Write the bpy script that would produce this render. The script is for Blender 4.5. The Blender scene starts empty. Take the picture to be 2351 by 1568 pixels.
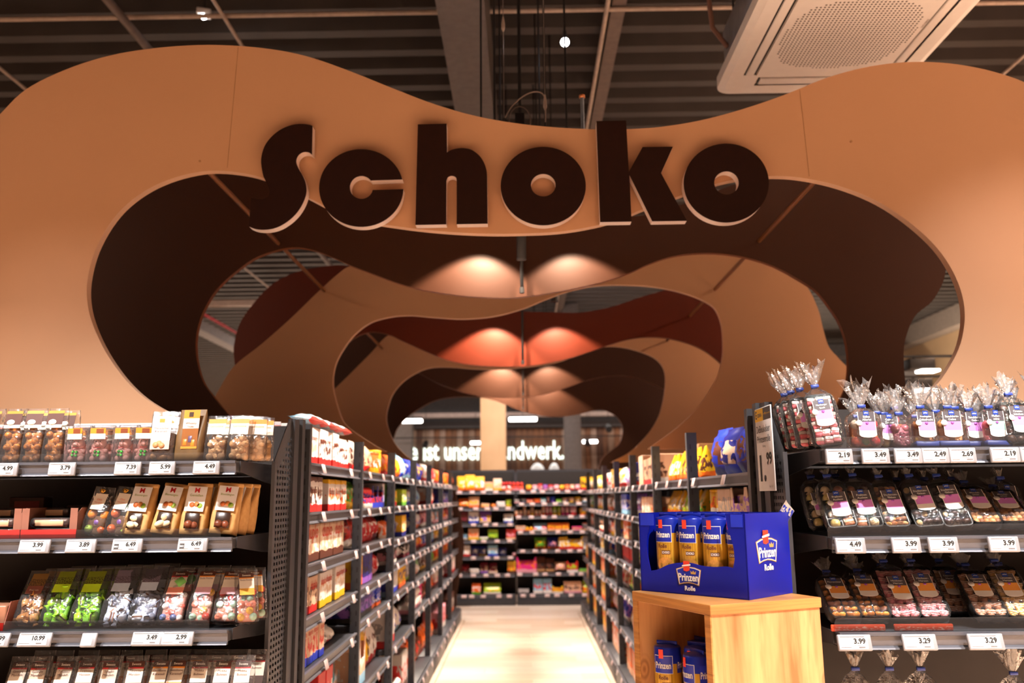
import bpy, bmesh, math, random
from mathutils import Vector, Matrix
from mathutils.geometry import tessellate_polygon

# ------------------------------------------------------------------ camera, world, lights, exposure
SC = bpy.context.scene
COL = SC.collection
rnd = random.Random(7)
FPX, CX, CY, EYE = 1950.0, 1175.5, 784.0, 1.45


def _axes(vx=1204.0, vy=1140.0, s=0.012):
    y = Vector((vx - CX, CY - vy, FPX)).normalized()
    t = -((vx - CX) + s * (CY - vy)) / FPX
    x = Vector((1, s, t)).normalized()
    z = x.cross(y)
    if z.y < 0:
        z = -z
    return x, y, z


AX, AY, AZ = _axes()                                   # world axes seen in (right, up, forward)
RIGHT = Vector((AX[0], AY[0], AZ[0])); UP = Vector((AX[1], AY[1], AZ[1])); FWD = Vector((AX[2], AY[2], AZ[2]))
cam_d = bpy.data.cameras.new('camera')
cam_d.sensor_width = 36.0
cam_d.lens = FPX / 2351.0 * 36.0
cam_d.clip_end = 80
cam_d.dof.use_dof = True
cam_d.dof.focus_distance = 2.4
cam_d.dof.aperture_fstop = 2.8
cam = bpy.data.objects.new('camera', cam_d)
COL.objects.link(cam)
BACK = -FWD
cam.matrix_world = Matrix(((RIGHT.x, UP.x, BACK.x, 0), (RIGHT.y, UP.y, BACK.y, 0), (RIGHT.z, UP.z, BACK.z, EYE), (0, 0, 0, 1)))
SC.camera = cam

world = bpy.data.worlds.new('world'); SC.world = world
world.use_nodes = True
world.node_tree.nodes['Background'].inputs[0].default_value = (1, .8, .7, 1)
world.node_tree.nodes['Background'].inputs[1].default_value = 0.02

SC.view_settings.view_transform = 'Standard'
SC.view_settings.look = 'None'
SC.view_settings.gamma = 1.0
SC.view_settings.use_curve_mapping = False
SC.view_settings.exposure = 0.35
SC.cycles.transparent_max_bounces = 20
SC.cycles.max_bounces = 6
SC.cycles.glossy_bounces = 3
SC.cycles.transmission_bounces = 4
SC.cycles.caustics_reflective = False
SC.cycles.caustics_refractive = False
SC.cycles.sample_clamp_indirect = 4.0

NEUTRAL = (1.0, .93, .88)
WARM = (1.0, .66, .46)


def area(name, loc, sx, sy, power, col=WARM, tgt=None):
    d = bpy.data.lights.new(name, 'AREA'); d.shape = 'RECTANGLE'; d.size = sx; d.size_y = sy
    d.energy = power; d.color = col
    o = bpy.data.objects.new(name, d); COL.objects.link(o); o.location = loc
    if tgt is not None:
        o.rotation_euler = (Vector(tgt) - Vector(loc)).to_track_quat('-Z', 'Y').to_euler()
    return o


def spot(name, loc, tgt, power, angle, blend=.35, col=NEUTRAL, r=.05):
    d = bpy.data.lights.new(name, 'SPOT'); d.energy = power; d.color = col
    d.spot_size = math.radians(angle); d.spot_blend = blend; d.shadow_soft_size = r
    o = bpy.data.objects.new(name, d); COL.objects.link(o); o.location = loc
    o.rotation_euler = (Vector(tgt) - Vector(loc)).to_track_quat('-Z', 'Y').to_euler()
    return o


# shop luminaires: long ceiling strips over the neighbouring aisles, the cross aisle behind the camera and the rear hall
for x, y, sy, p in ((-5.2, 5.5, 9.0, 170), (5.2, 5.5, 9.0, 420)):
    area('ceiling_strip_light', (x, y, 4.35), .25, sy, p, WARM)
area('cross_aisle_strip_light', (0, -2.4, 4.3), 9.0, .25, 60, WARM)
area('rear_aisle_strip_light', (0, 10.3, 4.2), 3.0, .3, 250, (1, .84, .76), (0, 12.3, 1.1))
area('rear_hall_strip_light', (0, 16.5, 4.4), 12.0, .3, 300, (1, .86, .76))
# cornice uplight along the side wall and an added strip that brightens the far ribs
area('cornice_light', (7.7, 15.5, 2.5), .2, 8.0, 320, (1, .84, .64), (7.9, 15.5, 5.0))
area('added_deep_hall_light', (-8.5, 27.0, 4.3), .4, 12.0, 1500, (1, .92, .86))
# downlights over the cross aisle in front of the stands
for x, p in ((-3.3, 1700), (-1.1, 1700), (1.1, 2200), (3.3, 2700)):
    spot('floor_downlight', (x, -.1, 4.3), (x, -.1, 0), p, 80, .6, (1, .80, .64), .12)
for y in (2.6, 4.8):  # added, unseen: lights the side floor so its bounce lifts the air conditioner
    spot('added_side_downlight', (3.7, y, 4.35), (3.7, y, 0), 2300, 64, .5, (1, .82, .68), .12)
# track spotlights that pick out the two end stands
for x, tx, p in ((-2.5, -1.85, 560), (-1.5, -1.2, 600)):
    spot('track_or_added_spotlight', (x, .55, 4.1), (tx, 2.65, 1.12), p, 41, .7)
for x, tx, p in ((1.15, 1.05, 600), (2.3, 1.8, 680)):
    spot('track_or_added_spotlight', (x, .45, 4.1), (tx, 2.35, 1.25), p, 46, .7)
# two spots added to wash the flanks of the front arch
spot('track_or_added_spotlight', (-2.6, .5, 3.9), (-1.75, 3.25, 1.7), 170, 26, 1.0)
spot('track_or_added_spotlight', (2.7, .5, 3.9), (2.0, 3.25, 1.85), 360, 30, 1.0)

# ------------------------------------------------------------------ projection helpers (photo pixel -> point of the place at a known depth)
def ray(px, py):
    c = Vector((px - CX, CY - py, FPX))
    return Vector((AX.dot(c), AY.dot(c), AZ.dot(c)))


def at_y(px, py, Y):
    d = ray(px, py); t = Y / d.y
    return Vector((d.x * t, Y, EYE + d.z * t))


def at_x(px, py, X):
    d = ray(px, py); t = X / d.x
    return Vector((X, d.y * t, EYE + d.z * t))


def at_z(px, py, Z):
    d = ray(px, py); t = (Z - EYE) / d.z
    return Vector((d.x * t, d.y * t, Z))


def pix(p):
    q = Vector(p) - Vector((0, 0, EYE))
    r = RIGHT.dot(q); u = UP.dot(q); f = FWD.dot(q)
    return CX + FPX * r / f, CY - FPX * u / f


def x_of(px, Y, z):
    x = 0.0
    for _ in range(4):
        a = pix((x, Y, z))[0]; b = pix((x + .01, Y, z))[0]
        x += (px - a) / (b - a) * .01
    return x


# ------------------------------------------------------------------ materials
def lin(h):
    if isinstance(h, tuple):
        return h if len(h) == 4 else h + (1.0,)
    h = h.lstrip('#')
    c = [int(h[i:i + 2], 16) / 255 for i in (0, 2, 4)]
    return tuple([(v / 12.92 if v <= .04045 else ((v + .055) / 1.055) ** 2.4) for v in c] + [1.0])


MATS = {}


class NT:
    def __init__(s, name):
        s.m = bpy.data.materials.new(name); s.m.use_nodes = True
        s.t = s.m.node_tree; s.n = s.t.nodes; s.b = s.n['Principled BSDF']; s.out = s.n['Material Output']

    def add(s, kind, **kw):
        x = s.n.new(kind)
        for k, v in kw.items():
            if k[0] == 'i' and k[1:].isdigit():
                x.inputs[int(k[1:])].default_value = v
            else:
                setattr(x, k, v)
        return x

    def link(s, a, b):
        s.t.links.new(a, b)

    def coord(s, which='Object', scale=(1, 1, 1), rot=(0, 0, 0)):
        tc = s.add('ShaderNodeTexCoord'); mp = s.add('ShaderNodeMapping')
        mp.inputs['Scale'].default_value = scale; mp.inputs['Rotation'].default_value = rot
        s.link(tc.outputs[which], mp.inputs[0]); return mp.outputs[0]

    def noise(s, vec, scale, detail=3, rough=.5):
        n = s.add('ShaderNodeTexNoise'); n.inputs['Scale'].default_value = scale
        n.inputs['Detail'].default_value = detail; n.inputs['Roughness'].default_value = rough
        s.link(vec, n.inputs['Vector']); return n.outputs[0]

    def ramp(s, fac, stops, interp='LINEAR'):
        r = s.add('ShaderNodeValToRGB'); r.color_ramp.interpolation = interp
        e = r.color_ramp.elements
        while len(e) < len(stops):
            e.new(.5)
        for i, (p, c) in enumerate(stops):
            e[i].position = p; e[i].color = c
        s.link(fac, r.inputs[0]); return r.outputs[0]

    def mix(s, fac, a, b, mode='MIX'):
        x = s.add('ShaderNodeMix', data_type='RGBA', blend_type=mode)
        for v, k in ((fac, 0), (a, 6), (b, 7)):
            if hasattr(v, 'is_output'):
                s.link(v, x.inputs[k])
            else:
                x.inputs[k].default_value = v
        return x.outputs[2]

    def math(s, op, a, b=0.0, c=0.0):
        x = s.add('ShaderNodeMath', operation=op)
        for k, v in enumerate((a, b, c)):
            if hasattr(v, 'is_output'):
                s.link(v, x.inputs[k])
            else:
                x.inputs[k].default_value = v
        return x.outputs[0]

    def bump(s, h, strength=.2, dist=.01):
        b = s.add('ShaderNodeBump'); b.inputs['Strength'].default_value = strength; b.inputs['Distance'].default_value = dist
        s.link(h, b.inputs['Height']); s.link(b.outputs[0], s.b.inputs['Normal'])

    def set(s, rough=.5, metal=0.0, spec=.5, coat=0.0):
        s.b.inputs['Roughness'].default_value = rough; s.b.inputs['Metallic'].default_value = metal
        s.b.inputs['Specular IOR Level'].default_value = spec; s.b.inputs['Coat Weight'].default_value = coat
        return s.m

    def base(s, c):
        if hasattr(c, 'is_output'):
            s.link(c, s.b.inputs['Base Color'])
        else:
            s.b.inputs['Base Color'].default_value = c


def plain(col, rough=.5, metal=0.0, spec=.5, coat=0.0, vary=.12, scale=18, name=None):
    """one colour with a slight procedural mottle and roughness grain"""
    key = ('plain', col, rough, metal, spec, coat, vary, scale)
    if key not in MATS:
        t = NT(name or ('paint_' + str(col).strip('#').replace(' ', '')))
        c = lin(col)
        n = t.noise(t.coord(), scale, 2)
        d = tuple(v * (1 - vary) for v in c[:3]) + (1,); u = tuple(min(1, v * (1 + vary)) for v in c[:3]) + (1,)
        t.base(t.ramp(n, [(.3, d), (.7, u)]))
        MATS[key] = t.set(rough, metal, spec, coat)
    return MATS[key]


def emit(col, power, name='lamp_glow'):
    key = ('emit', col, power)
    if key not in MATS:
        t = NT(name); t.base(lin(col)); t.b.inputs['Emission Color'].default_value = lin(col)
        t.b.inputs['Emission Strength'].default_value = power
        MATS[key] = t.set(.4)
    return MATS[key]


def pack(c1, c2, c3, seed=0, lo=.28, hi=.88, rough=.32, blob=.52, bs=5.0, c4=None):
    """printed packaging: body colour c1, foot band c2, picture blobs c3 in the middle, head band c4 (flat print)"""
    key = ('pack', c1, c2, c3, seed, lo, hi, rough, blob, bs, c4)
    if key not in MATS:
        t = NT('printed_packaging')
        v = t.coord('Generated')
        sx = t.add('ShaderNodeSeparateXYZ'); t.link(v, sx.inputs[0])
        off = t.add('ShaderNodeVectorMath', operation='ADD'); t.link(v, off.inputs[0]); off.inputs[1].default_value = (seed * 1.7, 0, seed * .9)
        wob = t.math('MULTIPLY_ADD', t.noise(off.outputs[0], 3.0, 1), .16, -.08)
        z = t.math('ADD', sx.outputs[2], wob)
        bands = t.ramp(z, [(0, lin(c2)), (lo, lin(c1)), (hi, lin(c4 or c1))], 'CONSTANT')
        bl = t.noise(off.outputs[0], bs, 2, .6)
        up = t.math('GREATER_THAN', sx.outputs[2], lo + .02); dn = t.math('LESS_THAN', sx.outputs[2], .72)
        m = t.math('MULTIPLY', t.math('MULTIPLY', t.math('GREATER_THAN', bl, blob), up), dn)
        t.base(t.mix(m, bands, lin(c3)))
        MATS[key] = t.set(rough, 0, .5)
    return MATS[key]


def film(name='clear_film', tint=(1, 1, 1, 1), gloss=.9, wr=55, rough=.12, haze=.0, strength=.55):
    key = ('film', name)
    if key not in MATS:
        t = NT(name)
        tr = t.add('ShaderNodeBsdfTransparent'); tr.inputs[0].default_value = tint
        gl = t.add('ShaderNodeBsdfGlossy'); gl.inputs['Roughness'].default_value = rough; gl.inputs[0].default_value = (1, 1, 1, 1)
        v = t.coord('Object')
        n = t.noise(v, wr, 2, .6)
        bp = t.add('ShaderNodeBump'); bp.inputs['Strength'].default_value = strength; bp.inputs['Distance'].default_value = .01
        t.link(n, bp.inputs['Height']); t.link(bp.outputs[0], gl.inputs['Normal'])
        lw = t.add('ShaderNodeFresnel'); lw.inputs[0].default_value = 1.45; t.link(bp.outputs[0], lw.inputs['Normal'])
        f = t.math('MINIMUM', t.math('MULTIPLY_ADD', lw.outputs[0], gloss, haze), .8)
        mx = t.add('ShaderNodeMixShader'); t.link(f, mx.inputs[0]); t.link(tr.outputs[0], mx.inputs[1]); t.link(gl.outputs[0], mx.inputs[2])
        if haze > 0:
            df = t.add('ShaderNodeBsdfDiffuse'); df.inputs[0].default_value = (.9, .88, .88, 1)
            m2 = t.add('ShaderNodeMixShader'); m2.inputs[0].default_value = haze
            t.link(mx.outputs[0], m2.inputs[1]); t.link(df.outputs[0], m2.inputs[2]); mx = m2
        t.link(mx.outputs[0], t.out.inputs[0])
        MATS[key] = t.m
    return MATS[key]


def wood_mat(name, light, dark, scale=(1, 1, .08), knots=True, rough=.45):
    key = ('wood', name)
    if key not in MATS:
        t = NT(name)
        v = t.coord('Object', scale)
        wv = t.add('ShaderNodeVectorMath', operation='ADD'); t.link(v, wv.inputs[0])
        ns = t.add('ShaderNodeTexNoise'); ns.inputs['Scale'].default_value = 3.0; t.link(v, ns.inputs['Vector'])
        sc = t.add('ShaderNodeVectorMath', operation='SCALE'); sc.inputs['Scale'].default_value = .16; t.link(ns.outputs[1], sc.inputs[0]); t.link(sc.outputs[0], wv.inputs[1])
        g1 = t.noise(wv.outputs[0], 9, 4, .65); g2 = t.noise(wv.outputs[0], 42, 3, .6)
        fine = t.noise(t.coord('Object', (scale[0] * 60, scale[1] * 60, scale[2] * 30)), 3, 2)
        mid = tuple((a + b) / 2 for a, b in zip(lin(light), lin(dark)))
        c = t.ramp(g1, [(.34, lin(dark)), (.44, mid), (.56, lin(light)), (.72, tuple(min(1, q * 1.12) for q in lin(light)[:3]) + (1,))])
        c = t.mix(t.ramp(g2, [(.52, (0, 0, 0, 1)), (.70, (.45, .45, .45, 1))]), c, lin(dark))
        c = t.mix(t.math('MULTIPLY', fine, .22), c, lin(dark))
        if knots:
            vo = t.add('ShaderNodeTexVoronoi'); vo.inputs['Scale'].default_value = 6.5
            t.link(t.coord('Object', (1, 1, .6)), vo.inputs['Vector'])
            rg = t.add('ShaderNodeMath', operation='SINE'); t.link(t.math('MULTIPLY', vo.outputs[0], 90), rg.inputs[0])
            near = t.ramp(vo.outputs[0], [(.07, (1, 1, 1, 1)), (.17, (0, 0, 0, 1))])
            k = t.math('MULTIPLY', near, t.math('MULTIPLY_ADD', rg.outputs[0], .3, .45))
            c = t.mix(k, c, lin('#7a4a2c'))
        t.base(c); t.bump(fine, .10, .002)
        MATS[key] = t.set(rough)
    return MATS[key]


# ------------------------------------------------------------------ mesh helpers
class MB:
    """collects faces for ONE mesh object"""
    def __init__(s):
        s.v = []; s.f = []; s.m = []; s.sm = []

    def _add(s, vs, fs, mi=0, smooth=False):
        o = len(s.v); s.v += [tuple(p) for p in vs]
        for f in fs:
            s.f.append([i + o for i in f]); s.m.append(mi); s.sm.append(smooth)
        return s

    def box(s, x0, x1, y0, y1, z0, z1, mi=0):
        vs = [(x, y, z) for x in (x0, x1) for y in (y0, y1) for z in (z0, z1)]
        return s._add(vs, [(0, 1, 3, 2), (4, 6, 7, 5), (0, 4, 5, 1), (2, 3, 7, 6), (0, 2, 6, 4), (1, 5, 7, 3)], mi)

    def rbox(s, x0, x1, y0, y1, z0, z1, b=.004, seg=2, mi=0, smooth=True):
        bm = bmesh.new(); bmesh.ops.create_cube(bm, size=1)
        for v in bm.verts:
            v.co = Vector(((x0 + x1) / 2 + v.co.x * (x1 - x0), (y0 + y1) / 2 + v.co.y * (y1 - y0), (z0 + z1) / 2 + v.co.z * (z1 - z0)))
        bmesh.ops.bevel(bm, geom=bm.edges[:], offset=b, segments=seg, affect='EDGES', profile=.5)
        bm.verts.index_update()
        s._add([v.co[:] for v in bm.verts], [[v.index for v in f.verts] for f in bm.faces], mi, smooth); bm.free()
        return s

    def tube(s, pts, r, n=8, mi=0, cap=True, smooth=True):
        pts = [Vector(p) for p in pts]; rings = []
        rr = r if isinstance(r, (list, tuple)) else [r] * len(pts)
        up = None
        for i, p in enumerate(pts):
            d = (pts[min(i + 1, len(pts) - 1)] - pts[max(i - 1, 0)]).normalized()
            if up is None:
                up = Vector((0, 0, 1)) if abs(d.z) < .9 else Vector((1, 0, 0))
            a = d.cross(up).normalized(); b = a.cross(d).normalized(); up = b
            rings.append([p + (a * math.cos(2 * math.pi * k / n) + b * math.sin(2 * math.pi * k / n)) * rr[i] for k in range(n)])
        vs = [q for g in rings for q in g]; fs = []
        for i in range(len(pts) - 1):
            for k in range(n):
                fs.append((i * n + k, i * n + (k + 1) % n, (i + 1) * n + (k + 1) % n, (i + 1) * n + k))
        s._add(vs, fs, mi, smooth)
        if cap:
            s._add(rings[0], [list(range(n))[::-1]], mi); s._add(rings[-1], [list(range(n))], mi)
        return s

    def lathe(s, prof, n=16, mi=0, smooth=True, c=(0, 0, 0), sx=1.0, sy=1.0):
        vs = []; fs = []
        for r, z in prof:
            vs += [(c[0] + sx * r * math.cos(2 * math.pi * k / n), c[1] + sy * r * math.sin(2 * math.pi * k / n), c[2] + z) for k in range(n)]
        for i in range(len(prof) - 1):
            for k in range(n):
                fs.append((i * n + k, i * n + (k + 1) % n, (i + 1) * n + (k + 1) % n, (i + 1) * n + k))
        return s._add(vs, fs, mi, smooth)

    def ball(s, c, r, n=10, m=7, mi=0, sq=(1, 1, 1)):
        prof = [(math.sin(math.pi * i / m) * r * sq[0], -math.cos(math.pi * i / m) * r * sq[2]) for i in range(m + 1)]
        return s.lathe(prof, n, mi, True, c)

    def prism(s, loops, y0, y1, mi=0, side=None, plane='XZ', smooth_side=False):
        """loops of (a,b) in the plane, extruded from y0 (front) to y1 (back); loops[1:] are holes"""
        side = mi if side is None else side
        def P(a, b, d):
            return (a, d, b) if plane == 'XZ' else ((d, a, b) if plane == 'YZ' else (a, b, d))
        flat = [p for l in loops for p in l]
        tri = tessellate_polygon([[Vector((a, b, 0)) for a, b in l] for l in loops])
        s._add([P(a, b, y0) for a, b in flat], [t for t in tri], mi)
        s._add([P(a, b, y1) for a, b in flat], [t[::-1] for t in tri], mi)
        for l in loops:
            n = len(l)
            vs = [P(a, b, y0) for a, b in l] + [P(a, b, y1) for a, b in l]
            s._add(vs, [(i, (i + 1) % n, n + (i + 1) % n, n + i) for i in range(n)], side, smooth_side)
        return s

    def grid(s, fn, nu, nv, mi=0, smooth=True, closed_u=False):
        vs = [fn(i / (nu if closed_u else nu - 1), j / (nv - 1)) for j in range(nv) for i in range(nu)]
        fs = []
        for j in range(nv - 1):
            for i in range(nu if closed_u else nu - 1):
                k = (i + 1) % nu
                fs.append((j * nu + i, j * nu + k, (j + 1) * nu + k, (j + 1) * nu + i))
        return s._add(vs, fs, mi, smooth)

    def mesh(s, name, mats):
        me = bpy.data.meshes.new(name)
        me.from_pydata(s.v, [], s.f); me.update()
        for m in (mats if isinstance(mats, (list, tuple)) else [mats]):
            me.materials.append(m)
        me.polygons.foreach_set('material_index', s.m)
        me.polygons.foreach_set('use_smooth', s.sm)
        bm = bmesh.new(); bm.from_mesh(me)
        bmesh.ops.recalc_face_normals(bm, faces=bm.faces[:]); bm.to_mesh(me); bm.free()
        return me


def new(name, mesh, parent=None, loc=(0, 0, 0), rot=(0, 0, 0), scale=(1, 1, 1)):
    o = bpy.data.objects.new(name, mesh); COL.objects.link(o)
    o.location = loc; o.rotation_euler = rot; o.scale = scale
    if parent is not None:
        o.parent = parent
    return o


def tag(o, label, cat, group=None):
    o['label'] = label; o['category'] = cat
    if group:
        o['group'] = group
    return o


def thing(name, label, cat, loc=(0, 0, 0), rot=(0, 0, 0), group=None):
    o = bpy.data.objects.new(name, None); COL.objects.link(o); o.empty_display_size = .05
    o.location = loc; o.rotation_euler = rot if isinstance(rot, tuple) else (0, 0, rot)
    return tag(o, label, cat, group)


def struct(name, mesh, parent=None, **kw):
    o = new(name, mesh, parent, **kw)
    o['kind'] = 'structure'
    return o


CACHE = {}


def cached(key, make):
    if key not in CACHE:
        CACHE[key] = make()
    return CACHE[key]


def copy_tree(o, parent=None):
    c = o.copy(); COL.objects.link(c)
    if parent is not None:
        c.parent = parent
    for ch in list(o.children):
        copy_tree(ch, c)
    return c


# lettering: built-in font turned into a flat mesh, centred, lying in the XZ plane, facing -Y
def text_mesh(s, mat, bold=0.0, fit=None):
    key = ('txt', s, mat.name, bold)
    if key not in CACHE:
        cu = bpy.data.curves.new('lettering', 'FONT'); cu.body = s; cu.size = 1; cu.offset = bold; cu.resolution_u = 2
        ob = bpy.data.objects.new('lettering', cu)
        me = bpy.data.meshes.new_from_object(ob)
        bpy.data.objects.remove(ob); bpy.data.curves.remove(cu)
        xs = [v.co.x for v in me.vertices]; ys = [v.co.y for v in me.vertices]
        w = max(xs) - min(xs); h = max(ys) - min(ys); mx = (max(xs) + min(xs)) / 2; my = (max(ys) + min(ys)) / 2
        for v in me.vertices:
            v.co = ((v.co.x - mx), 0, (v.co.y - my))
        me.materials.clear(); me.materials.append(mat); me.name = 'lettering'
        CACHE[key] = (me, w, h)
    return CACHE[key]


def letter(s, mat, parent, loc, w=None, h=None, bold=0.0, rot=(0, 0, 0), name='lettering', maxw=None):
    me, tw, th = text_mesh(s, mat, bold)
    sx = (w / tw) if w else None; sz = (h / th) if h else None
    sx = sx or sz; sz = sz or sx
    if maxw and sx * tw > maxw:
        sx = maxw / tw
    return new(name, me, parent, loc, rot, (sx, 1, sz))


def smooth_loop(pts, sub=5, closed=False):
    """Catmull-Rom through the given points"""
    out = []; n = len(pts)
    for i in range(n if closed else n - 1):
        p0 = pts[(i - 1) % n] if closed or i > 0 else pts[0]
        p1 = pts[i]; p2 = pts[(i + 1) % n]
        p3 = pts[(i + 2) % n] if closed or i + 2 < n else pts[-1]
        for k in range(sub):
            t = k / sub
            out.append(tuple(.5 * ((2 * b) + (c - a) * t + (2 * a - 5 * b + 4 * c - d) * t * t + (3 * b - a - 3 * c + d) * t ** 3)
                             for a, b, c, d in zip(p0, p1, p2, p3)))
    if not closed:
        out.append(tuple(pts[-1]))
    return out


def hsh(*a):
    x = math.sin(sum(v * k for v, k in zip(a, (12.9898, 78.233, 37.719, 53.17)))) * 43758.5453
    return x - math.floor(x)


METAL = plain('#3b3c41', .42, .35, .5, vary=.06)
METAL_D = plain('#1b1b1e', .5, .2, .5, vary=.08)
RAIL = plain('#5a5b63', .38, .3, .5, vary=.06)
WHITE = plain('#f2efee', .45, vary=.03)
INK = plain('#16120f', .6, vary=.05)

def ceil_z(Y):
    f = (Y + 6.0) % .30
    return (5.0 if f < .10 else 5.0 + (f - .10) / .04 * .13 if f < .14 else 5.13 if f < .26 else 5.13 - (f - .26) / .04 * .13) - .004


# ------------------------------------------------------------------ the hall: floor, walls, ceiling
fl = NT('floor_screed'); _n = fl.noise(fl.coord('Object', (3, 12, 1)), 1.2, 3)
fl.base(fl.ramp(_n, [(.3, lin('#c9b09c')), (.7, lin('#d9c4b2'))])); fl.set(.35)
floor = struct('floor', MB().box(-14, 8.8, -6, 34, -.12, -.004).mesh('floor', fl.m))


def floor_mat(i, c):
    t = NT('wood_look_floor_tile'); n = t.noise(t.coord('Object', (2, 26, 1)), 2.2, 4, .6)
    a = lin(c); b = tuple(v * .86 for v in a[:3]) + (1,)
    t.base(t.ramp(n, [(.3, b), (.65, a)])); t.set(.3); return t.m


TILE_M = [floor_mat(i, c) for i, c in enumerate(('#dcc8b6', '#d6c0ad', '#cfb7a2', '#e0cebd'))]
tile_me = [MB().rbox(-.597, .597, -.123, .123, -.01, 0, .0015, 1, smooth=False).mesh('tile', m) for m in TILE_M]
for r in range(44):
    yy = 1.6 + r * .25
    off = (.0, .4, .8)[r % 3]
    for k in range(-2, 3):
        xx = -.35 + .0 + off + k * 1.2 - .6
        if -1.5 < xx < 1.6 and (abs(xx) < 1.3):
            new('tile', tile_me[int(hsh(r, k) * 4) % 4], floor, (xx, yy, 0))

# trapezoid roof deck, ribs across the hall
deck = MB()
prof = []
y = -6.0
while y < 34:
    prof += [(y, 5.0), (y + .10, 5.0), (y + .14, 5.13), (y + .26, 5.13)]
    y += .30
prof = [p for p in prof]
vs = [(-14, a, b) for a, b in prof] + [(8.8, a, b) for a, b in prof]
n_ = len(prof)
deck._add(vs, [(i, i + 1, n_ + i + 1, n_ + i) for i in range(n_ - 1)])
DECK = plain('#3d3735', .55, .1, .4, vary=.12, scale=3)
struct('ceiling', deck.mesh('ceiling', DECK))
WALLP = plain('#a98c6c', .8, vary=.05, scale=2)
struct('wall_right', MB().box(8.6, 8.8, -6, 34, 0, 5.0).mesh('wall', WALLP))
struct('wall_left', MB().box(-14.2, -14, -6, 34, 0, 5.13).mesh('wall', WALLP))
struct('wall_front', MB().box(-14, 8.6, -6.2, -6, 0, 5.0).mesh('wall', WALLP))
wall_back = struct('wall_back', MB().box(-3.2, 8.6, 20.3, 20.5, 0, 5.0).mesh('wall', plain('#4a4647', .8, vary=.1)))

struct('wall_rear', MB().box(-14, 8.6, 34, 34.2, 0, 5.13).mesh('wall', WALLP))
# plank cladding of the far wall, every board on its own
PL = [wood_mat('weathered_board_%d' % i, a, b, (1, 1, .15), False, .7) for i, (a, b) in
      enumerate((('#8a6248', '#5a3d2e'), ('#a58876', '#75604f'), ('#6d4c3a', '#45302a'), ('#99694a', '#63432f'), ('#b79e8f', '#8b7568')))]
pl_me = [MB().rbox(-.066, .066, -.012, .012, 0, 1.62, .003, 1, smooth=False).mesh('board', m) for m in PL]
xx = -2.62; i = 0
while xx < 3.3:
    new('plank', pl_me[int(hsh(i, 3) * 5) % 5], wall_back, (xx, 20.27 - .012 * hsh(i, 9), 1.42))
    xx += .138; i += 1
fascia = struct('trim_1', MB().box(-2.72, 3.4, 20.05, 20.26, 3.06, 3.2).mesh('fascia', plain('#3a3536', .6)))
struct('trim_2', MB().box(-2.75, 3.4, 19.6, 19.8, 3.27, 3.37).mesh('duct', plain('#b5a39c', .5)))
struct('trim_3', MB().box(-3.2, 8, 17.2, 17.5, 3.72, 3.95).mesh('girder', plain('#565254', .5)))

# illuminated slogan, one letter after the other
GLOW = emit('#f1fff2', 1.7, 'lit_letter_face')
L0 = at_y(1295, 1055, 20.1); L1 = at_y(940, 1057, 20.1)
me_all, tw, th = text_mesh('e ist unser Handwerk.', GLOW, .012)
sc_x = (L0.x - L1.x) / tw


def adv(s):
    return text_mesh(s, GLOW, .012)[1]


full = 'e ist unser Handwerk.'
for i, ch in enumerate(full):
    if ch == ' ':
        continue
    w_before = adv(full[:i + 1]) - adv(ch)
    me, w, h = text_mesh(ch, GLOW, .012)
    o = new('illuminated_letter', me, None, (L1.x + (w_before + w / 2) * sc_x, 20.215, 0), (0, 0, 0), (sc_x * .97, 1, .62))
    # stand every letter on the common base line
    zmin = min(v.co.z for v in me.vertices)
    o.location.z = 2.31 - zmin * .62
    md = o.modifiers.new('depth', 'SOLIDIFY'); md.thickness = .05; md.offset = 0
    word = ('before the word ist', 'of the word ist', 'of the word unser', 'of the word Handwerk')[full[:i].count(' ')]
    tag(o, 'glowing white %s %s on the plank wall' % ({'.': 'full stop'}.get(ch, 'letter ' + ch), word), 'letter', 'slogan letters on the plank wall')

# columns
BEIGE = NT('beige_column_paint'); BEIGE.base(BEIGE.ramp(BEIGE.noise(BEIGE.coord(), 3, 2), [(.3, lin('#bf9a72')), (.7, lin('#c8a47c'))])); BEIGE.set(.6)
c0 = x_of(1103, 13.4, 1.9); c1 = x_of(1162, 13.4, 1.9)
tag(new('column', MB().rbox(c0, c1, 13.4, 13.8, 0, 5.0, .01, 2).mesh('column', BEIGE.m)), 'square beige column rising behind the rear shelf wall', 'column')
c0 = x_of(1298, 15.5, 1.9); c1 = x_of(1336, 15.5, 1.9)
tag(new('column', MB().rbox(c0, c1, 15.5, 15.8, 0, 5.0, .01, 2).mesh('column', plain('#57504e', .6))), 'dark grey steel column in front of the plank wall', 'column')
c1 = x_of(945, 19.0, 2.5)
tag(new('wall_pier', MB().box(c1 - .9, c1, 19.0, 19.3, 0, 3.55).mesh('pier', plain('#8d8784', .7))), 'grey wall pier at the end of the plank wall', 'wall')

# bakery counter beyond the rear shelves
cn = thing('bakery_counter', 'long pale pink bakery counter below the plank wall', 'counter', (0, 16.2, 0))
PINK = plain('#b48d86', .4)
new('counter_front', MB().box(-2.6, 2.6, 0, .7, 0, 1.72).mesh('front', plain('#6f5a55', .6)), cn)
new('counter_top', MB().rbox(-2.65, 2.65, -.05, .75, 1.74, 1.86, .02, 2).mesh('top', PINK), cn)
for j, (px, wd) in enumerate(((1234, .15), (1272, .11))):
    g = thing('cake_dome', ('wide', 'small')[j] + ' clear cake dome standing on the bakery counter', 'dome', (x_of(px, 16.4, 1.9), 16.3, 1.86))
    new('dome', MB().lathe([(wd, 0), (wd * .97, .06), (wd * .8, .14), (wd * .45, .2), (0, .22)], 16).mesh('dome', plain('#cfd6da', .15)), g)
    new('foot', MB().lathe([(0, -.0), (wd * 1.05, 0), (wd * 1.05, .012), (0, .012)], 16).mesh('foot', WHITE), g)

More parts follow.
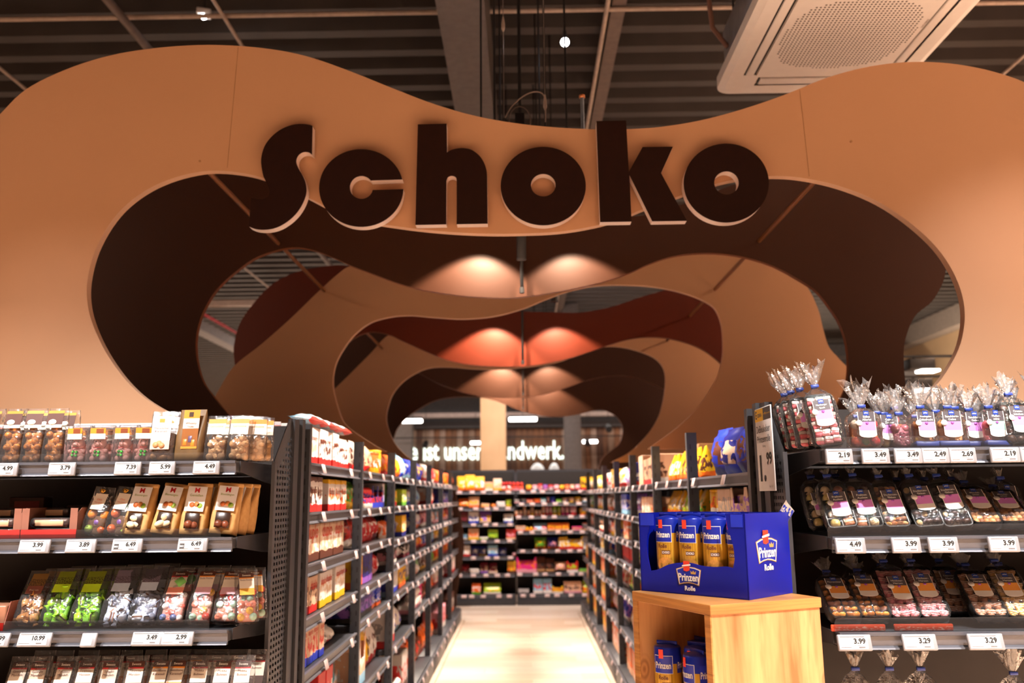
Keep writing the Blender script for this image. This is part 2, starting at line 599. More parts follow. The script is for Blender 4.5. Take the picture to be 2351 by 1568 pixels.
# far linear luminaires and track lamps
TUBE = emit('#fff6ee', 7.0, 'lit_tube')


def linear_lamp(px0, px1, py, Y, lab):
    a = at_y(px0, py, Y); b = at_y(px1, py, Y); w = b.x - a.x
    t = thing('linear_lamp', lab, 'lamp', ((a.x + b.x) / 2, Y, a.z), 0, 'linear lamps of the rear hall')
    new('diffuser', MB().rbox(-w / 2, w / 2, -.03, .03, -.035, .035, .02, 2).mesh('diffuser', TUBE), t)
    new('housing', MB().box(-w / 2, w / 2, -.035, .035, .036, .07).mesh('housing', METAL), t)
    new('hanger', MB().tube([(0, 0, .07), (0, 0, ceil_z(Y) - a.z)], .005, 5).mesh('hanger', METAL_D), t)


linear_lamp(914, 970, 967, 15.0, 'white linear lamp hanging left of the beige column')
linear_lamp(1168, 1233, 963, 14.6, 'white linear lamp hanging between the two columns')
linear_lamp(1080, 1104, 1017, 19.0, 'short white linear lamp beside the beige column above the slogan')
linear_lamp(1337, 1372, 1014, 18.4, 'short white linear lamp beside the dark column')


def track_lamp(px, py, Y, lab, s=1.0):
    p = at_y(px, py, Y)
    t = thing('track_lamp', lab, 'lamp', tuple(p), 0, 'track lamps of the rear hall')
    new('head', MB().tube([(0, -.09 * s, -.03 * s), (0, .08 * s, .03 * s)], .055 * s, 12).mesh('head', METAL_D), t)
    new('stem', MB().tube([(0, 0, 0), (0, 0, ceil_z(Y) - p.z)], .006, 6).mesh('stem', METAL_D), t)
    return t


track_lamp(977, 1020, 18.5, 'black track lamp in front of the lit word ist', 1.1)
track_lamp(1349, 1017, 17.0, 'black track lamp beside the dark grey column')
track_lamp(1397, 983, 16.0, 'black track lamp below the last brown arch', 1.1)
p0 = at_y(925, 1011, 18.5)
tag(new('lamp_track', MB().box(-2.8, 3.0, -.015, .015, -.012, .012).mesh('track', METAL_D), None, (0, 18.5, p0.z + .05)), 'thin black lamp track in front of the plank wall', 'lamp track')

# ------------------------------------------------------------------ things under the roof
PIPE = plain('#b9a79b', .5, .1)
PIPE_D = plain('#6d5f58', .5, .2)


def run_y(px, py, Z, y0, y1, r, mat, name, lab, cat, sq=None):
    p = at_z(px, py, Z)
    if sq:
        me = MB().box(-sq[0] / 2, sq[0] / 2, y0, y1, 0, sq[1]).mesh(name, mat)
    else:
        me = MB().tube([(0, y0, 0), (0, y1, 0)], r, 10).mesh(name, mat)
    return tag(new(name, me, None, (p.x, 0, Z)), lab, cat)


run_y(518, 45, 4.82, 2.5, 17, .014, PIPE, 'conduit_pipe', 'white conduit pipe running lengthwise beside the square ceiling spotlight', 'pipe')
run_y(290, 52, 4.72, 2.5, 17, .03, PIPE_D, 'conduit_pipe', 'thick grey pipe with a coupling under the roof deck', 'pipe')
run_y(30, 181, 4.80, 2.5, 17, .014, PIPE, 'conduit_pipe', 'white conduit pipe above the left hump of the beige arch', 'pipe')
run_y(1372, 145, 4.80, 2.5, 17, .017, PIPE, 'conduit_pipe', 'white conduit pipe beside the brown cable tray', 'pipe')
run_y(2328, 148, 4.80, 2.5, 17, .014, PIPE, 'conduit_pipe', 'white conduit pipe beyond the air conditioner', 'pipe')
run_y(1396, 145, 4.88, 2.5, 17, 0, PIPE_D, 'cable_tray', 'narrow brown cable tray under the roof deck', 'cable tray', (.10, .06))
run_y(1068, 100, 4.35, 2.5, 20.2, 0, plain('#595352', .55), 'roof_beam', 'wide grey steel beam running lengthwise below the roof deck', 'beam', (.29, .55))
pa = at_z(0, 45, 4.86); pb = at_z(1650, 8, 4.86)
tag(new('conduit_pipe', MB().tube([(-8.5, pa.y, 4.86), (8.0, pa.y, 4.86)], .017, 10).mesh('pipe', PIPE)), 'white conduit pipe crossing the whole roof deck', 'pipe')
# left gap behind the arches: bars, girder and the red sprinkler pipe
q = at_y(530, 697, 11.5)
tag(new('cross_bar', MB().box(-13.8, -1.6, 11.45, 11.55, q.z - .04, q.z + .04).mesh('bar', PIPE)), 'pale grey cross bar seen through the dark brown arch', 'beam')
q = at_x(500, 740, -4.4)
tag(new('sprinkler_pipe', MB().tube([(-4.4, 6, q.z), (-4.4, 17, q.z)], .022, 10).mesh('pipe', plain('#b5262c', .4))), 'red sprinkler pipe seen through the dark brown arch', 'pipe')
tag(new('side_beam', MB().box(-4.6, -4.42, 6, 17, q.z - .22, q.z - .08).mesh('beam', PIPE_D)), 'grey beam below the red sprinkler pipe', 'beam')
tag(new('side_beam', MB().box(8.3, 8.58, 2, 20.2, 4.6, 4.99).mesh('beam', plain('#7d7068', .6))), 'grey beam along the beige side wall', 'beam')


def wall_lamp(px, py, Y, lab):
    p = at_y(px, py, Y)
    t = thing('box_spotlight', lab, 'spotlight', tuple(p), 0, 'box spotlights over the neighbouring aisle')
    new('housing', MB().rbox(-.12, .09, -.07, .07, 0, .09, .008, 2).mesh('housing', METAL_D), t)
    new('light_face', MB().rbox(-.03, .12, -.08, .05, -.02, .0, .006, 2).mesh('face', emit('#fff4e6', 9.0, 'lit_face')), t)
    new('track', MB().box(-1.2, 1.2, -.012, .012, .105, .125).mesh('track', METAL_D), t)
    new('arm', MB().tube([(-.05, 0, .09), (-.05, 0, .11)], .012, 6).mesh('arm', METAL_D), t)


wall_lamp(2115, 850, 6.95, 'black box spotlight on a track, upper of the two behind the beige arch')
wall_lamp(2112, 894, 7.6, 'black box spotlight on a track, lower of the two behind the beige arch')

# the square spotlight and the pendant bulb
p = at_y(468, 38, 5.6)
t = thing('ceiling_spotlight', 'square white spotlight shining under the roof deck', 'spotlight', tuple(p), (0, 0, .3))
new('housing', MB().rbox(-.05, .05, -.04, .04, 0, .05, .008, 2).mesh('housing', WHITE), t)
new('lamp', MB().ball((.0, -.015, -.006), .024).mesh('lamp', emit('#ffffff', 60.0, 'lit_lamp')), t)
new('bracket', MB().tube([(0, 0, .05), (0, 0, ceil_z(5.6) - p.z)], .008, 6).mesh('bracket', METAL), t)
p = at_y(1297, 97, 4.7)
t = thing('pendant_bulb', 'glowing round bulb hanging from a short black cable', 'lamp', tuple(p))
new('bulb', MB().ball((0, 0, 0), .026, 14, 10).mesh('bulb', emit('#f4f7ff', 30.0, 'lit_bulb')), t)
new('socket', MB().tube([(0, 0, .024), (0, 0, .07)], .012, 8).mesh('socket', METAL_D), t)
new('cable', MB().tube([(0, 0, .07), (0, 0, ceil_z(4.7) - p.z)], .003, 5).mesh('cable', METAL_D), t)

# black service pole, wires and threaded rod above the dip of the front arch
p = at_y(1193, 240, 3.7)
t = thing('service_pole', 'black square pole hanging above the dip of the beige arch', 'pole', (p.x, 3.7, 0))
new('pole', MB().rbox(-.022, .022, -.022, .022, 2.5, 3.2, .003, 1).mesh('pole', METAL_D), t)
lp = [(math.cos(a) * .05, 0, 3.17 + math.sin(a) * .07) for a in [k * .4 for k in range(17)]]
new('cable_loop', MB().tube(lp, .003, 5).mesh('loop', PIPE_D), t)
arc = [at_y(*q, 3.7) - Vector((p.x, 0, 0)) for q in smooth_loop([(1160, 270), (1175, 245), (1200, 222), (1225, 211), (1245, 215), (1252, 235), (1252, 280)], 3)]
new('cable_arc', MB().tube([(v.x, 0, v.z) for v in arc], .003, 5).mesh('arc', plain('#a08f86', .4)), t)
for px, y1_, n in ((1157, 270, 'thin steel wire with a turnbuckle left of the service pole'), (1252, 275, 'thin steel wire with a turnbuckle right of the service pole')):
    q = at_y(px, y1_, 3.75)
    w = thing('suspension_wire', n, 'wire', tuple(q))
    new('wire', MB().tube([(0, 0, 0), (0, 0, ceil_z(3.75) - q.z)], .0022, 5).mesh('wire', plain('#8d8480', .3, .6)), w)
    zt = at_y(px, 60 if px < 1200 else 240, 3.75).z - q.z
    new('turnbuckle', MB().tube([(0, 0, zt - .03), (0, 0, zt - .012), (0, 0, zt + .012), (0, 0, zt + .05)], [.003, .009, .009, .003], 8).mesh('buckle', plain('#b9aaa2', .3, .5)), w)
q = at_y(1338, 290, 3.295)
t = thing('threaded_rod', 'short steel threaded rod with a copper cap above the letter k', 'rod', tuple(q))
zt = at_y(1332, 225, 3.295).z - q.z
new('rod', MB().tube([(0, 0, -.15), (0, 0, zt)], .008, 8).mesh('rod', plain('#707884', .35, .7)), t)
new('cap', MB().lathe([(0, 0), (.013, 0), (.013, .012), (0, .016)], 8, c=(0, 0, zt)).mesh('cap', plain('#a5653c', .4, .4)), t)

# ------------------------------------------------------------------ air conditioner cassette
AZ0 = 3.52
xl, xr_ = at_z(1640, 222, AZ0).x, at_z(2053, 222, AZ0).x
yf = at_z(1640, 222, AZ0).y; yn = 3.02
cx, cy = (xl + xr_) / 2, (yf + yn) / 2; hw, hd = (xr_ - xl) / 2, (yf - yn) / 2
ACW = plain('#f3efec', .4, vary=.02)
t = thing('air_conditioner', 'white ceiling cassette air conditioner with perforated grille above the beige arch', 'air conditioner', (cx, cy, AZ0))
new('casing', MB().rbox(-hw * .9, hw * .9, -hd * .9, hd * .9, .07, .34, .006, 1).mesh('casing', plain('#b9bcc2', .3, .75)), t)
fr = MB()
def rr(w, d, r, n=6):
    out = []
    for sx, sy, a0 in ((1, 1, 0), (-1, 1, 90), (-1, -1, 180), (1, -1, 270)):
        for k in range(n + 1):
            a = math.radians(a0 + 90 * k / n)
            out.append((sx * (w - r) + r * math.cos(a), sy * (d - r) + r * math.sin(a)))
    return out
for z0, z1, sc0, sc1 in ((.07, .015, 1.0, 1.0), (.015, 0.0, 1.0, .93)):
    a = [(x * sc0, y * sc0, z0) for x, y in rr(hw, hd, .08)]; b = [(x * sc1, y * sc1, z1) for x, y in rr(hw, hd, .08)]
    n = len(a); fr._add(a + b, [(i, (i + 1) % n, n + (i + 1) % n, n + i) for i in range(n)], 0, True)
inner = rr(hw * .80, hd * .80, .03)
outer = [(x * .93, y * .93) for x, y in rr(hw, hd, .08)]
tri = tessellate_polygon([[Vector((a, b, 0)) for a, b in outer], [Vector((a, b, 0)) for a, b in inner]])
fr._add([(a, b, 0) for a, b in outer + inner], tri)
fr._add([(a, b, .07) for a, b in rr(hw, hd, .08)], [list(range(28))])
new('panel_frame', fr.mesh('frame', ACW), t)
for sx in (-1, 1):
    new('air_flap', MB().rbox(sx * .352 - .021, sx * .352 + .021, -hd * .62, hd * .62, .0, .012, .004, 2).mesh('flap', ACW), t)
    new('slot_cover', MB().box(sx * .352 - .05, sx * .352 + .05, -hd * .8 - .002, -hd * .62, .001, .004).mesh('cover', ACW), t)
    new('slot_cover', MB().box(sx * .352 - .05, sx * .352 + .05, hd * .62, hd * .8 + .002, .001, .004).mesh('cover', ACW), t)
for sy in (-1, 1):
    new('air_flap', MB().rbox(-hw * .6, hw * .6, sy * hd * .735 - .030, sy * hd * .735 + .030, .0, .012, .004, 2).mesh('flap', ACW), t)
new('duct_slot', MB().box(-hw * .8, hw * .8, -hd * .8, hd * .8, .02, .03).mesh('slot', plain('#2a2523', .8)), t)
gw = .30
hole = MB(); N = 34; cell = 2 * gw / N
for i in range(N):
    for j in range(N):
        x0 = -gw + i * cell; y0 = -gw + j * cell
        m_x = (i + .5 - N / 2) / (N / 2); m_y = (j + .5 - N / 2) / (N / 2)
        solid = abs(m_x) ** 3 + abs(m_y) ** 3 > .93
        if solid:
            hole._add([(x0, y0, 0), (x0 + cell, y0, 0), (x0 + cell, y0 + cell, 0), (x0, y0 + cell, 0)], [(0, 1, 2, 3)])
            continue
        g0, g1 = cell * .30, cell * .74; h0, h1 = cell * .2, cell * .72
        v = [(x0, y0, 0), (x0 + cell, y0, 0), (x0 + cell, y0 + cell, 0), (x0, y0 + cell, 0),
             (x0 + g0, y0 + h0, 0), (x0 + g1, y0 + h0, 0), (x0 + g1, y0 + h1, 0), (x0 + g0, y0 + h1, 0)]
        hole._add(v, [(0, 1, 5, 4), (1, 2, 6, 5), (2, 3, 7, 6), (3, 0, 4, 7)])
        hole._add([(a, b, .004) for a, b, c in v[4:]], [(0, 1, 2, 3)], 1)
gr = new('grille', hole.mesh('grille', [ACW, plain('#8a6f60', .8)]), t, (0, 0, -.003))
new('grille_frame', MB().prism([rr(.318, .38, .02), [(-gw, -gw), (gw, -gw), (gw, gw), (-gw, gw)]], -.003, .012, plane='XY').mesh('gframe', ACW), t)
letter('SAMSUNG', plain('#8d817b', .5), t, (.309, -.1, -.0045), w=.07, bold=.02, rot=(math.radians(-90), 0, math.radians(90)), name='brand_lettering')
for dx in (.1, .16):
    new('pipe_stub', MB().tube([(-hw * .9 - .01, hd * .0 + dx - .4, .3), (-hw * .9 - .012, dx - .4, .12)], .012, 6).mesh('stub', PIPE), t)
new('drain_hose', MB().tube([(-hw * .9, hd * .75, .2), (-hw - .03, hd * .72, .3), (-hw - .05, hd * .7, .55), (-hw - .06, hd * .7, .9)], .013, 8).mesh('hose', plain('#6b4a3e', .6)), t)
new('hose_coupling', MB().tube([(-hw - .06, hd * .7, .9), (-hw - .06, hd * .7, 1.0)], .022, 8).mesh('coupling', plain('#b8872f', .35, .5)), t)
for sx in (-1, 1):
    for sy in (-1, 1):
        new('hanger_rod', MB().tube([(sx * hw * .8, sy * hd * .8, .33), (sx * hw * .8, sy * hd * .8, 5.0 - AZ0)], .006, 6).mesh('rod', METAL), t)

# ------------------------------------------------------------------ the seven arches
Z_FOOT = 1.735


def arch_mat(name, a, b, rough):
    t = NT(name); n = t.noise(t.coord('Object'), 260, 2, .7); m = t.noise(t.coord('Object'), 1.2, 2)
    t.base(t.mix(t.math('MULTIPLY', m, .5), lin(a), lin(b))); t.bump(n, .05, .001)
    t.set(rough, 0, .35); return t.m


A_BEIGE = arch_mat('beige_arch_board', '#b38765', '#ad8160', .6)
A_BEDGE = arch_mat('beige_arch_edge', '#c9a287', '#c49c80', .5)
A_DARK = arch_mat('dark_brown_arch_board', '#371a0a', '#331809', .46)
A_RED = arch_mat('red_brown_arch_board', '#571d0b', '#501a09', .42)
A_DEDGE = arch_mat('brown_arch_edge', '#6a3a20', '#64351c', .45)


def arch(Y, outer, inner, mats, name, label, th=.03):
    """outer / inner: photo outline of the board, turned into its true size at depth Y; feet stand level on the shelf runs"""
    o = [at_y(a, b, Y) for a, b in smooth_loop(outer, 5)]
    i = [at_y(a, b, Y) for a, b in smooth_loop(inner, 5)]
    o = [(v.x, max(v.z, Z_FOOT)) for v in o if v.z > Z_FOOT - .02]
    i = [(v.x, max(v.z, Z_FOOT)) for v in i if v.z > Z_FOOT - .02]
    o[0] = (o[0][0], Z_FOOT); o[-1] = (o[-1][0], Z_FOOT); i[0] = (i[0][0], Z_FOOT); i[-1] = (i[-1][0], Z_FOOT)
    loop = o + i[::-1]
    root = thing(name, label, 'arch', ((o[0][0] + o[-1][0]) / 2, Y, Z_FOOT), 0, 'wave shaped arches over the chocolate aisle')
    off = root.location
    loop = [(a - off.x, b - off.z) for a, b in loop]
    me = MB().prism([loop], 0, th, 0, 1, smooth_side=True).mesh('arch_board', list(mats))
    new('arch_board', me, root)
    return root


YA = [3.25 + 1.05 * k for k in range(7)]
a1 = arch(YA[0],
     [(-240, 1060), (-245, 900), (-240, 780), (-215, 640), (-160, 470), (-80, 345), (0, 262), (60, 205), (150, 160), (250, 128), (360, 110), (480, 103), (600, 110), (700, 128), (800, 162), (900, 202), (1000, 240), (1100, 268), (1200, 285), (1300, 294), (1400, 297), (1500, 293), (1600, 278), (1700, 252), (1800, 218), (1900, 178), (2000, 152), (2100, 142), (2200, 148), (2300, 170), (2380, 205), (2480, 290), (2570, 450), (2610, 650), (2605, 850), (2590, 1060)],
     [(640, 1030), (560, 1010), (460, 980), (360, 932), (300, 885), (250, 820), (215, 750), (200, 690), (203, 630), (225, 560), (270, 490), (330, 440), (400, 408), (480, 392), (560, 398), (620, 415), (700, 450), (760, 480), (830, 505), (900, 518), (1000, 530), (1100, 536), (1200, 536), (1300, 530), (1400, 510), (1482, 478), (1560, 450), (1641, 423), (1700, 410), (1765, 404), (1840, 408), (1930, 428), (2020, 465), (2100, 520), (2160, 580), (2200, 650), (2215, 720), (2205, 790), (2175, 850), (2140, 895), (2090, 945), (2030, 985), (1960, 1020), (1900, 1040)],
     (A_BEIGE, A_BEDGE), 'wave_arch', 'foremost beige wave arch carrying the dark letters', .035)
seam = plain('#8f6640', .6)
for px0, py0, px1, py1 in ((547, 108, 522, 385), (1836, 206, 1858, 405)):
    u = at_y(px0, py0, YA[0]); v = at_y(px1, py1, YA[0]); c = a1.location
    new('board_seam', MB().box(-.0012, .0012, -.0008, .0, 0, u.z - v.z).mesh('seam', seam), a1, (v.x - c.x, 0, v.z - c.z), (0, math.atan2(u.x - v.x, u.z - v.z), 0))
for px, py in ((459, 370), (1954, 325)):
    v = at_y(px, py, YA[0]); c = a1.location
    new('screw_head', MB().tube([(0, -.002, 0), (0, .001, 0)], .005, 10).mesh('screw', seam), a1, (v.x - c.x, 0, v.z - c.z))
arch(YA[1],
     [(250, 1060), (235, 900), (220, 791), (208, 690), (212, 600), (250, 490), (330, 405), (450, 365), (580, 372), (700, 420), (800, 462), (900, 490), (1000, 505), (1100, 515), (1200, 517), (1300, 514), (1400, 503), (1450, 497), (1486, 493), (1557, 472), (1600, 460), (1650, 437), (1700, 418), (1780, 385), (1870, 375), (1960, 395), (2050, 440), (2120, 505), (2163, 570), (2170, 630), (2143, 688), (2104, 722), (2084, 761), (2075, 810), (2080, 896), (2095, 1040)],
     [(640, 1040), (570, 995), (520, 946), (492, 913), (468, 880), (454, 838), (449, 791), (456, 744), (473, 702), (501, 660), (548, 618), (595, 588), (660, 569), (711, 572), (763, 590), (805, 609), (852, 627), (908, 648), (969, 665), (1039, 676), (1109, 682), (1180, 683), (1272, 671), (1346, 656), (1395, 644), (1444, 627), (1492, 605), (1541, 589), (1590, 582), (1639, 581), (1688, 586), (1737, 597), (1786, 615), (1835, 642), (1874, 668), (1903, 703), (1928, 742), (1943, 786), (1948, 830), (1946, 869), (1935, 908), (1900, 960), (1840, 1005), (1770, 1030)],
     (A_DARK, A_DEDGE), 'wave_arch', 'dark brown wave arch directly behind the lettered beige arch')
arch(YA[2],
     [(450, 1060), (470, 965), (492, 915), (506, 889), (538, 840), (599, 791), (665, 733), (726, 674), (772, 632), (803, 611), (850, 600), (930, 610), (1020, 632), (1100, 645), (1200, 646), (1300, 632), (1400, 600), (1490, 562), (1590, 545), (1690, 550), (1780, 580), (1850, 654), (1879, 712), (1889, 752), (1903, 796), (1928, 825), (1960, 862), (1990, 930), (1995, 1050)],
     [(910, 1050), (870, 1028), (830, 1003), (802, 983), (784, 960), (768, 908), (764, 875), (770, 838), (786, 805), (814, 768), (852, 740), (899, 727), (945, 724), (992, 728), (1062, 732), (1133, 726), (1199, 709), (1248, 689), (1297, 671), (1346, 659), (1395, 654), (1444, 654), (1492, 657), (1541, 665), (1590, 679), (1625, 695), (1644, 712), (1656, 742), (1660, 776), (1659, 820), (1649, 859), (1629, 898), (1600, 938), (1566, 972), (1522, 1006), (1488, 1030)],
     (A_BEIGE, A_BEDGE), 'wave_arch', 'second beige wave arch, between a dark brown and a red-brown one')
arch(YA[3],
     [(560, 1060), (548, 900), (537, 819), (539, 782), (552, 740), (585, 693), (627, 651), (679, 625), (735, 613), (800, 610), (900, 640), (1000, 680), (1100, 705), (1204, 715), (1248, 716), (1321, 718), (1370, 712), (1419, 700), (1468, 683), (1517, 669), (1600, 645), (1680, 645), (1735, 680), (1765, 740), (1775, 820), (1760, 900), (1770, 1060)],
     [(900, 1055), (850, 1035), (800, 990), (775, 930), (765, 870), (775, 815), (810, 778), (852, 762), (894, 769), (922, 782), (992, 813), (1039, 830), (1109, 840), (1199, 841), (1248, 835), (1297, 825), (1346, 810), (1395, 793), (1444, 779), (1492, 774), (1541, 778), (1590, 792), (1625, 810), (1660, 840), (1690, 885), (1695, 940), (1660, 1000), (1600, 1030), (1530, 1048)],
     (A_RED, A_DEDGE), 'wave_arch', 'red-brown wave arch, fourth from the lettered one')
arch(YA[4],
     [(725, 1075), (735, 990), (748, 925), (766, 896), (800, 862), (850, 812), (894, 768), (950, 762), (1050, 785), (1150, 800), (1250, 795), (1340, 770), (1420, 742), (1500, 732), (1570, 745), (1630, 775), (1675, 820), (1705, 880), (1720, 950), (1715, 1075)],
     [(965, 1070), (930, 1043), (909, 1021), (893, 989), (887, 960), (892, 931), (903, 903), (927, 875), (960, 854), (992, 844), (1039, 843), (1086, 847), (1133, 848), (1180, 846), (1250, 838), (1300, 825), (1350, 803), (1395, 795), (1444, 800), (1492, 816), (1517, 835), (1527, 859), (1527, 889), (1522, 923), (1512, 957), (1492, 991), (1464, 1022), (1441, 1041), (1416, 1054), (1401, 1063)],
     (A_BEIGE, A_BEDGE), 'wave_arch', 'third beige wave arch, deepest in the aisle')
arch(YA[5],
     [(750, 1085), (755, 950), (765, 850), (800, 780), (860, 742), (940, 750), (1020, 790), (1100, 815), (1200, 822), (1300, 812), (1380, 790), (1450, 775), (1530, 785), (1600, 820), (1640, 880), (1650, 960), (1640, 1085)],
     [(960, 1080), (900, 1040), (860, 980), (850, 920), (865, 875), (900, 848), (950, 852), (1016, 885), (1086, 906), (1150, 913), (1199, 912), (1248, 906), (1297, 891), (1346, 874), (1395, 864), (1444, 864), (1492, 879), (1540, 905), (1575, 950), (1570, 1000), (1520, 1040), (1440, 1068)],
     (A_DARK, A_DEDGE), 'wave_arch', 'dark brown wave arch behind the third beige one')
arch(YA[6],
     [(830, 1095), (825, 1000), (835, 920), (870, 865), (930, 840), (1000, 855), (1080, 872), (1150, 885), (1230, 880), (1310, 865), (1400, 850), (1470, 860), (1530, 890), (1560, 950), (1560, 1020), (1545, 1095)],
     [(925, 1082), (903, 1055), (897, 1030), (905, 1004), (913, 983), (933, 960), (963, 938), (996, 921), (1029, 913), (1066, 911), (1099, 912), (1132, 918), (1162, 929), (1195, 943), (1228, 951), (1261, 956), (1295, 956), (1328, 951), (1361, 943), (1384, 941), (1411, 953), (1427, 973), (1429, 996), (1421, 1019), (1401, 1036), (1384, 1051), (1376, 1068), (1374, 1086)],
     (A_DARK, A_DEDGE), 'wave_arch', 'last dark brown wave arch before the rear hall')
# the wavy end board of the shelf run
eb = smooth_loop([(0, 0), (.0, .25), (.04, .55), (.09, .82), (.07, 1.1), (.02, 1.35), (-.02, 1.55), (-.05, 1.68), (-.12, 1.76), (-.2, 1.79)], 5)
eb = [(x - .83, z) for x, z in eb] + [(-1.5, 1.79), (-1.5, 0)]
tag(new('end_board', MB().prism([eb], 0, .03, 0, 1).mesh('board', [A_DARK, A_DEDGE]), None, (0, 10.56, 0)), 'brown wavy board closing the shelf run at the rear', 'board')

# spacer rods that tie the arches together, their shade on the brown boards is real
ROD = arch_mat('brown_spacer_rod', '#6b4021', '#6b4021', .45)
for px, py, n in ((485, 400, 'upper left'), (1868, 418, 'upper right')):
    u = at_y(px, py, 3.32) if px < 1000 else at_y(px, py, 3.45)
    tag(new('spacer_rod', MB().tube([(0, 3.29, 0), (0, 5.37, 0)], .011, 8).mesh('rod', ROD), None, (u.x, 0, u.z)), 'brown spacer rod tying the front arches together, %s' % ('above the letter S' if px < 1000 else 'beyond the last letter o'), 'rod')
    u = at_y(877, 800, YA[4]) if px < 1000 else at_y(1532, 782, YA[4])
    tag(new('spacer_rod', MB().tube([(0, YA[2] + .04, 0), (0, YA[4] + .02, 0)], .011, 8).mesh('rod', ROD), None, (u.x, 0, u.z)), 'brown spacer rod between the second and third beige arch, %s side' % ('marzipan stand' if px < 1000 else 'jelly stand'), 'rod')

# ------------------------------------------------------------------ SCHOKO letters
FACE = NT('letter_face_brown'); FACE.base(FACE.ramp(FACE.noise(FACE.coord(), 30, 2), [(.3, lin('#1e0d08')), (.7, lin('#220f09'))])); FACE.set(.5, 0, .12)
SIDE = plain('#f0dcd2', .4, vary=.02)
YL = 3.19


def c5(x, y): return (550 + x / 3.617, 260 + y / 3.617)
def c6(x, y): return (1120 + x / 3.457, 260 + y / 3.457)


def ell(cx, cy, rx, ry, a0, a1, n=40):
    return [(cx + rx * math.cos(math.radians(a0 + (a1 - a0) * k / n)), cy + ry * math.sin(math.radians(a0 + (a1 - a0) * k / n))) for k in range(n + 1)]


def sign_letter(loops, f, lab):
    L = [[at_y(*f(*p), YL) for p in l] for l in loops]
    cx = sum(v.x for v in L[0]) / len(L[0]); cz = min(v.z for v in L[0])
    t = thing('sign_letter', lab, 'letter', (cx, YL, cz), 0, 'letters of the Schoko sign')
    LL = [[(v.x - cx, v.z - cz) for v in l] for l in L]
    new('letter_body', MB().prism(LL, .004, .045, 0).mesh('body', SIDE), t)
    new('letter_face', MB().prism(LL, 0, .004, 0).mesh('face', FACE.m), t)
    for dx in (-.05, .05):
        new('stand_off', MB().tube([(dx, .045, .25), (dx, .0595, .25)], .006, 6).mesh('standoff', METAL), t)


S = [(605, 103)] + smooth_loop([(605, 103), (560, 92), (500, 88), (430, 98), (350, 130), (280, 180), (220, 250), (190, 320), (178, 390), (183, 450), (197, 520), (220, 570), (243, 620), (248, 660), (230, 695), (190, 712), (140, 712), (95, 703)], 3)[1:] \
    + smooth_loop([(78, 940), (130, 960), (200, 966), (280, 956), (360, 922), (440, 862), (500, 790), (540, 710), (555, 640), (545, 570), (520, 510), (490, 460), (472, 415), (472, 380), (490, 345), (525, 322), (570, 322), (600, 342)], 3)
sign_letter([S], c5, 'big dark brown letter S with white sides on the beige arch')
C = ell(1010, 620, 350, 322, -13, -359 + .8, 60) + [(1105, 637)] + ell(1012, 615, 97, 96, 13, 323, 30) + [(1098, 556)]
sign_letter([C], c5, 'big dark brown letter c with white sides on the beige arch')
Hh = [(1480, 92), (1720, 86), (1722, 325)] + smooth_loop([(1722, 325), (1760, 303), (1820, 290), (1870, 290), (1930, 305), (1990, 350), (2030, 410), (2052, 480), (2056, 560)], 3)[1:] + [(2060, 915), (1803, 920)] + \
    smooth_loop([(1803, 560), (1795, 530), (1762, 518), (1730, 530), (1717, 560)], 4) + [(1715, 921), (1460, 926)]
sign_letter([Hh], c5, 'big dark brown letter h with white sides on the beige arch')
sign_letter([ell(440, 577, 338, 311, 0, 354, 59), ell(440, 570, 98, 90, 0, 350, 35)], c6, 'big dark brown letter o between the letters h and k')
sign_letter([[(862, 62), (1098, 58), (1119, 466), (1228, 268), (1470, 265), (1375, 475), (1580, 852), (1306, 856), (1124, 488), (1141, 858), (892, 862)]], c6, 'big dark brown letter k with white sides on the beige arch')
sign_letter([ell(1893, 553, 338, 313, 0, 354, 59), ell(1895, 552, 98, 93, 0, 350, 35)], c6, 'big dark brown last letter o beside the right arch opening')

# lamps and black drop poles in front of the brown arches, shining down into the aisle
LAMP_Z = {1: 2.87, 3: 2.90, 5: 2.92, 6: 2.86}
BEHIND = {1: 'the lettered arch', 3: 'the second beige arch', 5: 'the third beige arch', 6: 'the sixth arch'}
for k, zc in LAMP_Z.items():
    Yk = YA[k] - .20
    pz = at_y(1200, {1: 681, 3: 841, 5: 911, 6: 943}[k], YA[k]).z - .08
    t = thing('drop_pole', 'slim black drop pole hanging behind ' + BEHIND[k], 'pole', (.0, YA[k] - .035, 0), 0, 'drop poles between the arches')
    new('pole', MB().rbox(-.009, .009, -.006, .006, pz + .12, ceil_z(YA[k] - .035), .002, 1).mesh('pole', METAL_D), t)
    new('pole_foot', MB().tube([(0, 0, pz + .09), (0, 0, pz + .12)], .012, 8).mesh('foot', METAL_D), t)
    for s, xx in ((-1, -.20), (1, .24)):
        t = thing('aisle_spotlight', 'small black spotlight behind %s, on the %s side of the pole' % (BEHIND[k], ('marzipan', 'jelly')[s > 0]), 'spotlight', (xx, Yk, zc), 0, 'spotlights between the arches')
        new('can', MB().tube([(0, 0, -.02), (0, 0, .10)], .03, 12).mesh('can', METAL_D), t)
        new('stem', MB().tube([(0, 0, .10), (0, 0, ceil_z(Yk) - zc)], .006, 6).mesh('stem', METAL_D), t)
        spot('aisle_lamp', (xx, Yk, zc - .03), (xx + s * .10, Yk + .05, zc - 1.4), (125 if s < 0 else 85), 104, .25, (1, .78, .56), .02)
